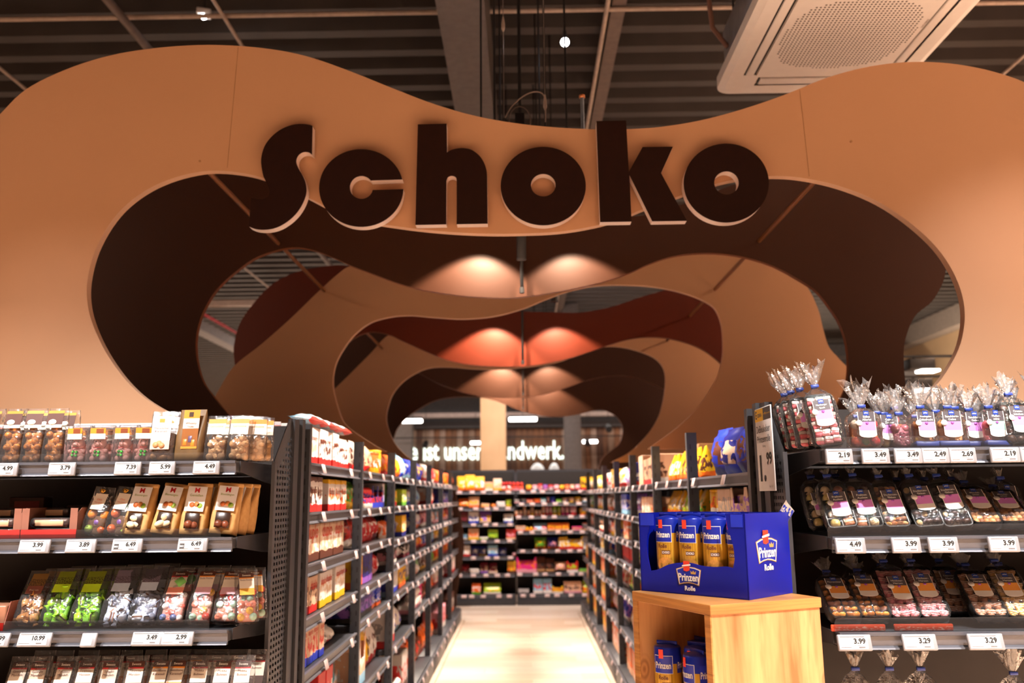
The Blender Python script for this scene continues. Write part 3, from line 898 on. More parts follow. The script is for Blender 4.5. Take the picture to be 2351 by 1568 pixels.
# lamps and cans added to brighten both runs, hidden above the dips
for k in range(6):
    for s in (-1, 1):
        Yk = YA[k] + .52
        t = thing('added_shelf_spotlight', 'added black shelf spotlight in the %s gap between arches, aimed at the %s run' % (('first', 'second', 'third', 'fourth', 'fifth', 'sixth')[k], ('marzipan', 'jelly')[s > 0]), 'spotlight', (s * .12, Yk, 3.10), 0, 'added shelf spotlights between the arches')
        new('can', MB().tube([(-s * .02, 0, .05), (s * .015, 0, -.04)], .028, 12).mesh('can', METAL_D), t)
        new('stem', MB().tube([(0, 0, .04), (0, 0, ceil_z(Yk) - 3.10)], .006, 6).mesh('stem', METAL_D), t)
        spot('added_shelf_lamp', (s * .14, Yk, 3.03), (s * .80, Yk, .95), 380, 44, .6, (1, .86, .77), .03)

# ------------------------------------------------------------------ shelving
ACRYL = film('clear_acrylic', (1, 1, 1, 1), .9, 6, .05, .015, .05)
TAGF = plain('#8f9096', .4, .1); TAGW = plain('#e9e6e6', .5, vary=.02)
LX, RX = -.80, .73
SIDE_L = 'run behind the marzipan end stand'
SIDE_R = 'run behind the jelly end stand'
ORD = ['first', 'second', 'third', 'fourth', 'fifth', 'sixth', 'seventh', 'eighth']
SHELF_N = ['top', 'second', 'third', 'fourth', 'fifth', 'sixth', 'bottom']


def rail_profile(mb, x0, x1, y, z, h=.042):
    """price rail along X, front at y: upper lip, recessed channel, lower lip"""
    p = [(y + .012, z), (y, z), (y, z - .008), (y + .006, z - .010), (y + .010, z - h + .008), (y + .002, z - h + .004), (y, z - h), (y + .014, z - h)]
    a = [(x0, u, v) for u, v in p]; b = [(x1, u, v) for u, v in p]; n = len(p)
    mb._add(a + b, [(i, (i + 1) % n, n + (i + 1) % n, n + i) for i in range(n)])
    mb._add(a, [list(range(n))]); mb._add(b, [list(range(n))[::-1]])
    return mb


def shelf_set(root, W, D, z, th=.03):
    """one shelf board facing local -Y (front edge at y=0), width W centred, with its price rail"""
    sh = new('shelf_board', cached(('shelf', W, D), lambda: MB().rbox(-W / 2, W / 2, .012, D, -th, 0, .002, 1, smooth=False).mesh('shelf', METAL)), root, (0, 0, z))
    new('price_rail', cached(('rail', W), lambda: rail_profile(MB(), -W / 2, W / 2, 0, 0).mesh('rail', RAIL)), sh, (0, 0, .004))
    return sh


def perf_panel(root, D, z0, z1, name, cut=True):
    """perforated end panel in the local YZ plane (thin in X), front edge at y=0"""
    def make():
        mb = MB(); cols = 7; m = .035; cw = (D - 2 * m) / cols; ch = .020; t = .0012
        rows = int((z1 - z0 - .12) / ch); zt = z0 + .03
        slope = lambda y: z1 - (0.16 * max(0, 1 - y / (D * .62)) if cut else 0)
        for sgn in (-t, t):
            def q(a, b, c, d):
                mb._add([(sgn, a, c), (sgn, b, c), (sgn, b, d), (sgn, a, d)], [(0, 1, 2, 3)])
            q(0, m, z0, slope(0)) if not cut else mb._add([(sgn, 0, z0), (sgn, m, z0), (sgn, m, slope(m)), (sgn, 0, slope(0))], [(0, 1, 2, 3)])
            mb._add([(sgn, D - m, z0), (sgn, D, z0), (sgn, D, slope(D)), (sgn, D - m, slope(D - m))], [(0, 1, 2, 3)])
            for c in range(cols):
                ya = m + c * cw; yb = ya + cw
                q(ya, yb, z0, zt)
                z = zt; r = 0
                while z + ch < slope(ya) - .05:
                    hx0, hx1 = ya + cw * .2, yb - cw * .2; hz0, hz1 = z + ch * .22, z + ch * .72
                    v = [(sgn, ya, z), (sgn, yb, z), (sgn, yb, z + ch), (sgn, ya, z + ch), (sgn, hx0, hz0), (sgn, hx1, hz0), (sgn, hx1, hz1), (sgn, hx0, hz1)]
                    mb._add(v, [(0, 1, 5, 4), (1, 2, 6, 5), (2, 3, 7, 6), (3, 0, 4, 7)])
                    z += ch
                mb._add([(sgn, ya, z), (sgn, yb, z), (sgn, yb, slope(yb)), (sgn, ya, slope(ya))], [(0, 1, 2, 3)])
        mb.box(-.006, .006, -.001, .004, z0, slope(0)); mb.box(-.006, .006, D - .004, D + .001, z0, z1)
        return mb.mesh('perforated_panel', PERF)
    return new(name, cached(('perf', D, z0, z1, cut), make), root)


PERF = plain('#4c4e55', .42, .3, vary=.05)


def post_mesh(h):
    def make():
        mb = MB(); mb.box(-.016, .016, 0, .045, .06, h)
        z = .2
        while z < h - .05:
            mb.box(.0161, .0166, .012, .018, z, z + .022, 1); mb.box(-.0166, -.0161, .012, .018, z, z + .022, 1)
            z += .05
        return mb.mesh('upright', [METAL, METAL_D])
    return cached(('post', h), make)


def bay(run, k, X, y0, W, zs, rot, near, D=.42):
    """one shelving bay; local -Y is its front"""
    yc = y0 + W / 2
    t = thing('shelf_bay', '%s shelving bay from the perforated end panel in the %s' % (ORD[k], run), 'shelf unit', (X, yc, 0), rot, 'bays of the ' + run)
    s = 1 if rot > 0 else -1
    new('back_panel', cached(('bp', W), lambda: MB().box(-W / 2 + .001, W / 2 - .001, D, D + .02, .05, 1.72).mesh('back', METAL_D)), t)
    new('upright', post_mesh(1.724), t, (-s * (W / 2 - .019), -.005, 0))
    new('base_plinth', cached(('plinth', W), lambda: MB().rbox(-W / 2 + .001, W / 2 - .001, -.035, D, 0, .145, .004, 1).mesh('plinth', METAL)), t)
    new('base_strip', cached(('pstrip', W), lambda: MB().box(-W / 2 + .001, W / 2 - .001, -.075, -.036, 0, .02).mesh('strip', plain('#b7a18f', .6))), t)
    for z in zs[:-1]:
        shelf_set(t, W - .034, D - .01, z)
    rl = new('shelf_board', cached(('base_shelf', W), lambda: MB().rbox(-W / 2 + .001, W / 2 - .001, -.02, D, .146, .16, .002, 1).mesh('shelf', METAL)), t)
    new('price_rail', cached(('rail', W - .034), None), rl, (0, -.036, .15))
    return t


ZL = [[1.58, 1.395, 1.205, 1.01, .82, .55, .16], [1.58, 1.395, 1.21, 1.01, .85, .53, .16], [1.577, 1.395, 1.19, 1.045, .857, .56, .16],
      [1.576, 1.39, 1.2, 1.04, .84, .62, .16], [1.576, 1.39, 1.2, 1.03, .84, .60, .16], [1.576, 1.39, 1.2, 1.03, .84, .60, .16], [1.576, 1.39, 1.2, 1.03, .84, .60, .16]]
ZR = [[1.518, 1.36, 1.15, .96, .74, .45, .16], [1.518, 1.345, 1.15, .96, .74, .45, .16], [1.512, 1.31, 1.15, .965, .74, .45, .16],
      [1.511, 1.31, 1.128, .96, .74, .45, .16], [1.511, 1.31, 1.10, .93, .72, .45, .16], [1.511, 1.31, 1.10, .92, .70, .45, .16], [1.511, 1.31, 1.1, .92, .7, .45, .16], [1.511, 1.31, 1.1, .92, .7, .45, .16]]
YL0, WL = 3.16, 1.05
YR0, WR = 2.765, 1.045
CACHE[('rail', WL - .034)] = rail_profile(MB(), -(WL - .034) / 2, (WL - .034) / 2, 0, 0).mesh('rail', RAIL)
CACHE[('rail', WR - .034)] = rail_profile(MB(), -(WR - .034) / 2, (WR - .034) / 2, 0, 0).mesh('rail', RAIL)
for k in range(7):
    bay(SIDE_L, k, LX, YL0 + k * WL, WL, ZL[k], math.pi / 2, True)
for k in range(8):
    bay(SIDE_R, k, RX, YR0 + k * WR, WR, ZR[k], -math.pi / 2, True)
# neighbours on the far side of both runs (only their tops carry the arches)
for X, y0, L_, s, lab in ((-1.24, 3.16, 7.35, -1, 'marzipan'), (1.17, 2.765, 8.36, 1, 'jelly')):
    b = MB().box(min(X, X + s * 1.0), max(X, X + s * 1.0), y0, y0 + L_, 0, 1.715)
    t = thing('rear_shelf_block', 'dark rear side of the shelving behind the %s end stand' % lab, 'shelf unit', (0, 0, 0))
    new('back_block', b.mesh('block', METAL_D), t)
    new('top_board', MB().box(min(X, X + s * 1.0), max(X, X + s * 1.0), y0, y0 + L_, 1.716, 1.734).mesh('top', METAL), t)


# --- electronic price tags
def price_tag(x, y, z, price, where, w=.079, h=.040, tilt=-12, skew=0, icon=False, blank=False, group='price tags of the end stands'):
    t = thing('price_tag', ('price tag showing %s on the %s' % (price, where)) if not blank else 'small blank white price card on the %s' % where, 'price tag', (x, y, z), (math.radians(tilt), 0, 0), group)
    new('frame', cached(('tagf', w, h), lambda: MB().rbox(-w / 2, w / 2, -.006, .004, -h, 0, .003, 2).mesh('frame', TAGF)), t)
    new('display', cached(('tagd', w, h), lambda: MB().box(-w / 2 + .003, w / 2 - .011, -.0068, -.006, -h + .004, -.004).mesh('display', TAGW)), t)
    if not blank:
        letter(price, INK, t, (.012, -.0074, -h * .42), h=h * .36, bold=.045)
        new('small_print', cached(('tagp', w, h), lambda: MB().box(-w / 2 + .006, w / 2 - .018, -.0073, -.007, -.0075, -.0055).box(-.004, .018, -.0073, -.007, -h * .68, -h * .66).box(-w / 2 + .006, -.01, -.0073, -.007, -h + .009, -h + .0075).box(.008, .024, -.0073, -.007, -h + .010, -h + .0065).mesh('print', plain('#6b6768', .7))), t)
        if icon:
            new('organic_icon', MB().box(-w / 2 + .008, -w / 2 + .022, -.0073, -.007, -h * .78, -h * .4).mesh('icon', plain('#3a3838', .6)), t)
            letter('BIO', TAGW, t, (-w / 2 + .015, -.0076, -h * .6), w=.011, bold=.03)
    return t


# --- the two end stands
def end_stand(name, label, X0, X1, yf, yb, zs, side_x, sgn):
    """front at yf, back at yb; side_x = x of the aisle-side perforated panel"""
    W = X1 - X0; xc = (X0 + X1) / 2
    t = thing('end_stand', label, 'shelf unit', (xc, yf, 0))
    D = yb - yf
    new('back_panel', MB().box(-W / 2, W / 2, D - .02, D, .05, 1.715).mesh('back', plain('#231a17', .6)), t)
    new('base_plinth', MB().rbox(-W / 2, W / 2, .02, D - .03, 0, .15, .004, 1).mesh('plinth', METAL), t)
    for i, z in enumerate(zs):
        sh = shelf_set(t, W - .06, D - .05, z)
        # the folded side flange that reaches back to the uprights
        bx = (-sgn) * (W / 2 - .028)
        new('shelf_bracket', cached(('brk', D), lambda: MB().prism([[(.04, 0), (D - .06, 0), (D - .06, -.075), (.30, -.06), (.04, -.032)]], -.002, .002, plane='YZ').mesh('bracket', METAL)), sh, (bx, 0, .003))
    pr = new('side_frame', MB().box(-.02, .02, D - .06, D - .02, 0, 1.735).box(-.012, .012, D - .135, D - .075, 0, 1.73).mesh('frame', METAL), t, (side_x - xc, 0, 0))
    pp = perf_panel(t, D * .48, .1, 1.73, 'perforated_panel')
    pp.location = (side_x - xc, D * .42, 0)
    return t


LZ = [1.562, 1.336, 1.072, .80]
RZ = [1.565, 1.335, 1.094]
end_stand('end_stand', 'dark grey end stand with marzipan pigs, nut bags and sweets', -2.09, -.84, 2.57, 3.15, LZ, -.825, -1)
end_stand('end_stand', 'dark grey end stand with tied cellophane bags of jelly and pralines', .775, 2.02, 2.29, 2.755, RZ, .755, 1)
# price strip lying on the rear top edge of the marzipan stand
tag(new('price_strip', MB().box(-2.05, -.9, 0, .006, 0, .016).mesh('strip', pack('#e6d8d2', '#d98a7a', '#7a8fc9', 3, .2, .9, .5, .55, 30)), None, (0, 3.138, 1.716)), 'long pale printed strip on top of the marzipan stand back', 'strip')

for px0, px1, s, pr, ic in ((-18, 44, 0, '4.99', True), (114, 176, 0, '3.79', 0), (265, 326, 0, '7.39', 0), (344, 404, 0, '5.99', 0), (445, 506, 0, '4.49', 0),
                           (48, 118, 1, '3.99', 0), (155, 223, 1, '3.89', 0), (261, 329, 1, '6.49', True), (411, 478, 1, '6.49', True),
                           (-38, 26, 2, '12.99', 0), (48, 122, 2, '10.99', 0), (308, 380, 2, '3.49', 0), (376, 446, 2, '2.99', 0)):
    z = LZ[s] + .002
    near = {(0, '4.99'): 'chocolate balls', (0, '3.79'): 'marzipan pigs', (0, '7.39'): 'nut bag', (0, '5.99'): 'whiskey bag', (0, '4.49'): 'pale balls', (1, '3.99'): 'marzipan loaves', (1, '3.89'): 'marzipan fruit',
            (2, '12.99'): 'red tray', (2, '10.99'): 'gold sweets', (2, '3.49'): 'blue-white sweets', (2, '2.99'): 'rock sweets'}.get((s, pr), 'kraft bags, %s' % ('nearer the marzipan fruit' if px0 < 300 else 'nearer the perforated panel'))
    price_tag(x_of((px0 + px1) / 2, 2.56, z), 2.562, z, pr, 'rail below the ' + near, w=(px1 - px0) / 1950 * 2.57 * 1.0, icon=bool(ic), tilt=(-8, -14, -22)[s])
price_tag(x_of(208, 2.56, 1.07), 2.562, 1.072, '', 'rail below the green sweets', w=.045, blank=True, tilt=-22)
for px0, px1, s, pr, nm in ((1894, 1955, 0, '2.19', 'pink marshmallow tray'), (1976, 2039, 0, '3.49', 'fruit jelly mix'), (2051, 2113, 0, '3.49', 'purple jelly'), (2113, 2175, 0, '2.49', 'jelly slices'), (2176, 2237, 0, '2.69', 'orange jelly'), (2271, 2337, 0, '2.19', 'pink peppermint bag'), (2339, 2400, 0, '2.99', 'black chocolate tray'),
                           (1916, 1983, 1, '4.49', 'praline trays'), (2045, 2109, 1, '3.99', 'nut brittle bag'), (2129, 2195, 1, '3.99', 'dark nut chocolates'), (2267, 2334, 1, '3.99', 'almond slivers'),
                           (1922, 1995, 2, '3.99', 'florentines'), (2070, 2144, 2, '3.29', 'raspberry hearts'), (2220, 2297, 2, '3.29', 'cappuccino hearts')):
    z = RZ[s] + .001
    price_tag(x_of((px0 + px1) / 2, 2.28, z), 2.282, z, pr, 'rail below the ' + nm, w=(px1 - px0) / 1950 * 2.29, tilt=(-6, -10, -16)[s])

# clear guards along the shelf fronts
def guard(xa, xb, y, z, h, lab):
    o = new('shelf_guard', MB().prism([[(xa, 0), (xb, 0), (xb, h - .012), (xb - .004, h - .003), (xb - .012, h), (xa + .012, h), (xa + .004, h - .003), (xa, h - .012)]], 0, .002).mesh('guard', ACRYL), None, (0, y, z))
    return tag(o, lab, 'guard', 'clear acrylic shelf guards')


for s, h in ((0, .034), (1, .032), (2, .036)):
    guard(.80, 1.98, 2.31, RZ[s] + .001, h, 'low clear acrylic guard along the %s shelf of the jelly stand' % SHELF_N[s])
for s, h, e in ((0, .028, -.905), (1, .028, -.91), (2, .03, -.93)):
    guard(-2.05, e, 2.59, LZ[s] + .001, h, 'low clear acrylic guard along the %s shelf of the marzipan stand' % SHELF_N[s])

# ------------------------------------------------------------------ price sign on the end panel
PS_X = .731
t = thing('price_sign', 'white price sign with yellow corner reading 1.99 on the perforated panel', 'sign', (PS_X, 2.60, 0), (0, 0, -math.pi / 2))
z0, z1 = at_x(1768, 1127, PS_X).z, at_x(1745, 937, PS_X).z
sh = new('sign_board', MB().rbox(-.085, .085, -.002, .002, z0, z1, .001, 1).mesh('board', WHITE), t)
hz = z1 - z0
YEL = plain('#e8b90e', .5, vary=.03); GRY = plain('#3b3836', .5)
new('yellow_field', MB().box(-.084, .005, -.0026, -.002, z1 - hz * .16, z1 - .003).mesh('yellow', YEL), sh)
new('grey_field', MB().box(.006, .084, -.0026, -.002, z1 - hz * .16, z1 - .003).mesh('grey', GRY), sh)
letter('E', plain('#1d2a4a', .5), sh, (-.068, -.003, z1 - hz * .08), h=.024, bold=.03)
letter('EDEKA', plain('#1d2a4a', .5), sh, (-.03, -.003, z1 - hz * .09), w=.045, bold=.03)
letter('Wir \u2665 Lebensmittel', plain('#e8b90e', .5), sh, (.045, -.003, z1 - hz * .085), w=.07)
letter('DeBeukelaer', INK, sh, (0, -.003, z1 - hz * .26), w=.145, h=hz * .085)
letter('Prinzenrolle', INK, sh, (0, -.003, z1 - hz * .38), w=.14, h=hz * .085)
letter('Packung', INK, sh, (0, -.003, z1 - hz * .47), w=.03)
letter('1.', INK, sh, (-.028, -.003, z1 - hz * .73), w=.06, h=hz * .32, bold=.03)
letter('99', INK, sh, (.045, -.003, z1 - hz * .62), w=.058, h=hz * .15, bold=.03)
letter('1 kg = 5.67', INK, sh, (.05, -.003, z0 + hz * .05), w=.04)

# ------------------------------------------------------------------ rear shelf wall
YB = 11.95


def rear_bay(x0, x1, zs, lab):
    W = x1 - x0
    t = thing('rear_shelf_bay', lab, 'shelf unit', ((x0 + x1) / 2, YB, 0), 0, 'rear shelf wall bays')
    new('back_panel', MB().box(-W / 2, W / 2, .42, .44, .05, 1.80).mesh('back', plain('#17110f', .6)), t)
    new('top_panel', MB().box(-W / 2, W / 2, .44, .5, 0, 1.83).mesh('top', METAL), t)
    new('base_plinth', MB().rbox(-W / 2, W / 2, 0, .42, 0, .12, .004, 1).mesh('plinth', METAL), t)
    for z in zs:
        shelf_set(t, W - .01, .40, z)
    for sx in (-1, 1):
        new('upright', MB().box(sx * (W / 2) - .012, sx * (W / 2) + .012, .38, .42, .1, 1.8).mesh('upright', METAL), t)


ZB1 = [1.53, 1.305, 1.09, .868, .645, .415, .14]; ZB2 = [1.53, 1.362, 1.186, .98, .73, .424, .146]
XB0, XB1, XB2 = -.95, -.137, 1.02
rear_bay(XB0 - .3, XB1, ZB1, 'rear shelf bay with yellow bags on its top shelf')
rear_bay(XB1 + .026, XB2 + .2, ZB2, 'rear shelf bay with round lollipop tubs on its top shelf')

# ------------------------------------------------------------------ product building blocks (all face local -Y, origin at bottom centre)
FILM = film('clear_film', (1, 1, 1, 1), .95, 45, .10, .03, .5)
CELLO = film('cellophane', (1, 1, 1, 1), 1.0, 60, .07, .02, .7)
RUFF = film('gathered_cellophane', (.97, .97, .97, 1), 1.15, 50, .10, .13, .8)
KRAFT = NT('kraft_paper'); _k = KRAFT.noise(KRAFT.coord(), 60, 3)
KRAFT.base(KRAFT.ramp(_k, [(.3, lin('#b98a4f')), (.7, lin('#cb9d61'))])); KRAFT.bump(_k, .15, .002); KRAFT = KRAFT.set(.65)


def pouch_mesh(w, d, h, mat, seed=0, nu=9, nv=11, crimp=.05):
    def make():
        mb = MB()
        for side in (-1, 1):
            def fn(u, v):
                e = max(0.0, math.sin(math.pi * min(1, max(0, (v - .02) / (.98 - crimp))))) ** .55
                a = 2 * u - 1
                t = d / 2 * e * max(0, 1 - abs(a) ** 2.6)
                wob = (hsh(round(u * 8), round(v * 10), seed, side) - .5) * .10 * d * (1 if 0 < u < 1 and .05 < v < .95 else 0)
                return (a * w / 2 * (1 - .09 * e + .02 * (hsh(round(v * 10), seed) - .5)), side * (t + .0006) + wob, v * h)
            mb.grid(fn, nu, nv)
        return mb.mesh('pouch', mat)
    return cached(('pouch', w, d, h, mat.name, seed), make)


def block_bag(w, d, h, mat, seed=0, top=.0, wob=.04, nv=9):
    """flat-bottomed bag, closed flat at the top"""
    def make():
        mb = MB(); n = 20
        def ring(v):
            dd = d * max(0.02, (1 - max(0, v - .35) / .65) ** .9) if v > .35 else d
            ww = w * (1 - .02 * v)
            out = []
            for k in range(n):
                a = 2 * math.pi * k / n
                c, s = math.cos(a), math.sin(a)
                x = math.copysign(abs(c) ** .35, c) * ww / 2; y = math.copysign(abs(s) ** .35, s) * dd / 2
                q = (hsh(k, round(v * 20), seed) - .5) * wob * w * (1 if 0 < v < 1 else 0)
                out.append((x + q * .4, y + q + .25 * (d / 2) * v * 0, v * h))
            return out
        rings = [ring(j / (nv - 1)) for j in range(nv)]
        vs = [p for r in rings for p in r]; fs = []
        for j in range(nv - 1):
            for k in range(n):
                fs.append((j * n + k, j * n + (k + 1) % n, (j + 1) * n + (k + 1) % n, (j + 1) * n + k))
        fs.append(list(range(n))[::-1])
        mb._add(vs, fs, 0, True)
        return mb.mesh('bag', mat)
    return cached(('block', w, d, h, mat.name, seed, wob), make)


def fill(root, pieces, w, d, z0, z1, r, seed, name, rows=99, squash=1.0, rot=True, core=None):
    """staggered rows of single pieces behind the front film"""
    rd = random.Random(seed)
    dz = 1.62 * r * squash; j = 0; z = z0 + r * squash
    while z < z1 and j < rows:
        nx = max(1, int(round((w - .006 - 2 * r) / (1.78 * r))) + 1); pitch = (w - .006 - 2 * r) / max(1, nx - 1) if nx > 1 else 0
        n2 = nx if j % 2 == 0 else nx - 1
        for i in range(max(1, n2)):
            x = -(w - .006) / 2 + r + pitch * (i + (.5 if j % 2 else 0))
            if nx == 1:
                x = rd.uniform(-.3, .3) * r
            if j % 2 and nx > 1 and n2 == 0:
                continue
            if z > z1 - dz and rd.random() < .35:
                continue
            y = -d / 2 + r + .002 + (.75 * r if (i + j) % 2 else 0) + rd.uniform(0, r * .3)
            me = pieces[rd.randrange(len(pieces))]
            new(name, me, root, (x + rd.uniform(-.1, .1) * r, y, z + rd.uniform(-.12, .12) * r), (rd.uniform(0, 6.28), rd.uniform(0, 6.28), rd.uniform(0, 6.28)) if rot else (0, 0, rd.uniform(-.3, .3)))
        z += dz; j += 1
    if core is not None:
        hh = z1 - z0 - r
        new('inner_filling', cached(('core', round(w, 3), round(d, 3), round(hh, 3), core.name), lambda: MB().rbox(-w / 2 + .006, w / 2 - .006, -d / 2 + 1.3 * r, d / 2 - .008, 0, hh, .006, 2).mesh('core', core)), root, (0, 0, z0))


def ball_me(col, r, rough=.45, sq=(1, 1, 1)):
    m = plain(col, rough, vary=.14, scale=60)
    return cached(('ball', col, r, sq, rough), lambda: MB().ball((0, 0, 0), r, 10, 7, 0, sq).mesh('ball', m))


def cube_me(c1, c2, s):
    def make():
        mb = MB(); mb.rbox(-s, s, -s, s, -s, 0, s * .25, 2, 0); mb.rbox(-s, s, -s, s, 0, s, s * .25, 2, 1)
        return mb.mesh('cube', [plain(c1, .6), plain(c2, .6)])
    return cached(('cube', c1, c2, s), make)


def candy_me(col, r, band=None):
    """foil-wrapped sweet with twisted ends"""
    def make():
        mb = MB(); m = [plain(col, .25, .0, .6, vary=.15, scale=90)]
        mb.rbox(-r, r, -r * .8, r * .8, -r * .75, r * .75, r * .45, 2)
        for s in (-1, 1):
            mb.grid(lambda u, v, s=s: (s * (r * .9 + v * r * .8), math.cos(u * 6.283) * r * (.25 + .45 * v) * (1 + .3 * math.cos(u * 25)), math.sin(u * 6.283) * r * (.25 + .5 * v)), 8, 3, closed_u=True)
        if band:
            mb.box(-r * 1.01, r * 1.01, -r * .82, r * .82, -r * .16, r * .12, 1); m.append(plain(band, .5))
        return mb.mesh('candy', m)
    return cached(('candy', col, r, band), make)


def card(w, h, mats, splits, round_bottom=.0, notch=False):
    """flat printed card, front at y=0; splits = heights (0..1) where the colour changes from top to bottom"""
    key = ('card', round(w, 4), round(h, 4), tuple(m.name for m in mats), tuple(splits), round_bottom)
    def make():
        mb = MB(); zz = [h] + [h * (1 - s) for s in splits] + [0]
        for i in range(len(zz) - 1):
            mb.box(-w / 2, w / 2, 0, .0008, zz[i + 1], zz[i], i)
        if round_bottom:
            mb.prism([[(-w / 2, 0)] + [(w / 2 * math.cos(math.radians(a)), -round_bottom * math.sin(math.radians(a))) for a in range(180, -1, -20)]], 0, .0008, len(zz) - 2)
        return mb.mesh('card', list(mats))
    return cached(key, make)


BROWN_T = plain('#4a2418', .55); CREAM = plain('#efe3d3', .55, vary=.03); GOLDM = plain('#c49a4a', .3, .5)
ORANGE = plain('#e58a24', .5); TXT_BR = plain('#5a2f20', .6); REDT = plain('#b3242a', .5)


def put(root, px, Y, z, lean=0, rz=0, ry=0):
    z += .027 * math.sin(math.radians(abs(lean))) + .001
    root.location = (x_of(px, Y, z), Y, z)
    root.rotation_euler = (math.radians(-lean), math.radians(ry), math.radians(rz))


def back_copy(src, dy, dz=0.0, dx=0.0, label=None, n=1, rz=0.0):
    for i in range(n):
        c = copy_tree(src)
        c.location = src.location + Vector((dx * (i + 1), dy * (i + 1), dz))
        c.rotation_euler.z += math.radians(rz)
        if label:
            c['label'] = label


# ================================================================== marzipan stand, top shelf
YF = 2.655; z = LZ[0] + .003
BALLS = [ball_me('#b06a24', .0112), ball_me('#a05f1f', .0112), ball_me('#ba7630', .0112)]
PALE = [ball_me('#c99a66', .0118, .7), ball_me('#bd8d5a', .0118, .7), ball_me('#d1a473', .0118, .7)]


def choc_ball_bag(px, nth):
    t = thing('ball_bag', 'clear bag of brown chocolate balls with golden header, %s' % nth, 'bag', group='chocolate ball bags on the top shelf')
    new('film', block_bag(.064, .055, .172, FILM, int(px)), t)
    fill(t, BALLS, .060, .050, .002, .105, .0113, int(px) + 1, 'chocolate_ball', core=plain('#8a5a2a', .7))
    hd = new('header_label', card(.052, .056, [GOLDM, BROWN_T, CREAM], [.16, .82]), t, (0, -.024, .108), (math.radians(-12), 0, 0))
    new('oval_seal', cached('ovalseal', lambda: MB().lathe([(0, 0), (1, 0), (1, .05), (0, .05)], 18).mesh('seal', CREAM)), hd, (-.006, -.001, .018), (math.radians(90), 0, 0), (.013, .009, .01))
    put(t, px, YF, z, 2, rnd.uniform(-4, 4))
    return t


tb = [choc_ball_bag(px, n) for px, n in ((-22, 'outermost'), (28, 'second from the outside'), (75, 'third from the outside'), (124, 'beside the marzipan pigs'))]
for o in tb[1:]:
    back_copy(o, .07, 0, 0, o['label'].replace('clear', 'rear-row'))

PINKM = plain('#f2b3ab', .55, vary=.06); REDM = plain('#cf3a34', .45); GRN = plain('#3fae35', .5); BLK = plain('#15110f', .35)


def pig_mesh():
    mb = MB()
    mb.ball((0, 0, .018), .017, 12, 8, 0, (1.15, 1, 1.0)); mb.ball((0, -.002, .046), .0145, 12, 8, 0)
    mb.ball((0, -.016, .043), .006, 8, 5, 0)
    for s in (-1, 1):
        mb.ball((s * .011, 0, .059), .0055, 6, 5, 0); mb.ball((s * .012, -.011, .008), .008, 8, 6, 0)
        mb.ball((s * .0165, -.008, .026), .006, 6, 5, 0)
        mb.ball((s * .005, -.0145, .050), .0014, 6, 4, 1)
    mb.box(-.008, .008, -.0175, -.0155, .034, .036, 2)
    mb.lathe([(0, 0), (.010, 0), (.010, .0015), (.0065, .0015), (.006, .012), (0, .012)], 12, 1, True, (0, 0, .060))
    for a in range(4):
        mb.ball((.006 * math.cos(a * 1.57 + .7), -.0185, .020 + .006 * math.sin(a * 1.57 + .7)), .0042, 6, 4, 3)
    return mb.mesh('marzipan_pig', [PINKM, BLK, REDM, GRN])


PIG = pig_mesh()
for i, (px, w, lab) in enumerate(((178, .068, 'beside the brown chocolate balls'), (228, .072, 'second from the chocolate balls'), (286, .066, 'third from the chocolate balls'), (330, .060, 'beside the white nut bag'))):
    t = thing('marzipan_pig_box', 'clear box with a pink marzipan pig in a black hat, ' + lab, 'sweet box', group='marzipan pig boxes on the top shelf')
    new('film', cached(('pigbox', w), lambda: MB().rbox(-w / 2, w / 2, -.026, .026, 0, .105, .004, 2).mesh('film', FILM)), t)
    new('marzipan_pig', PIG, t, (0, 0, .003), (0, 0, rnd.uniform(-.3, .3)), (1.3, 1.2, 1.25))
    new('pig_bed', cached(('pigbed', w), lambda: MB().rbox(-w / 2 + .004, w / 2 - .004, .004, .024, .002, .06, .006, 2).mesh('bed', PINKM)), t)
    lb = new('top_label', card(.046, .034, [ORANGE, CREAM], [.5]), t, (0, -.0275, .072))
    new('emblem', cached('pig_emblem', lambda: MB().box(-.011, .011, -.0006, 0, 0, .014).mesh('emblem', plain('#7a3c1c', .5))), lb, (.006, -.0002, .018))
    new('carton_flap', cached(('flap', w), lambda: MB().rbox(-w / 2, w / 2, .012, .026, .105, .118, .002, 1).mesh('flap', FILM)), t)
    put(t, px, YF, z, 0, (-3, 5, -2, 12)[i])
    back_copy(t, .065, 0, .004, t['label'].replace('clear', 'rear-row'))

t = thing('nut_bag', 'clear bag of coated nuts with a large white label beside the brown whiskey bag', 'bag')
new('film', block_bag(.084, .06, .158, FILM, 31), t)
fill(t, [ball_me('#a4713e', .0105, .5, (1, 1, 1.25)), ball_me('#b98752', .0105, .5, (1, 1, 1.2))], .078, .054, .002, .10, .0108, 5, 'nut', core=plain('#8a5d33', .7))
lb = new('front_label', card(.058, .105, [WHITE, WHITE, plain('#e7b9a6', .5)], [.4, .72]), t, (-.002, -.034, .034), (math.radians(-5), 0, 0))
letter('Macadamia', TXT_BR, lb, (0, -.001, .067), w=.042)
letter('Karamell', TXT_BR, lb, (0, -.001, .057), w=.036)
new('emblem', cached('nut_emblem', lambda: MB().box(-.008, .008, -.0006, 0, 0, .012).mesh('emblem', ORANGE)), lb, (0, -.0002, .085))
for a, b in ((-.012, .014), (.006, .012), (-.002, .018)):
    new('printed_nut', cached('printed_nut', lambda: MB().lathe([(0, 0), (.009, 0), (.009, .0006), (0, .0006)], 12).mesh('pn', plain('#c98e5c', .5))), lb, (a, -.0012, b), (math.radians(90), 0, 0))
put(t, 373, YF, z, 4, 4); back_copy(t, .07, .004, 0, 'clear bag of coated nuts standing behind the one with the white label')

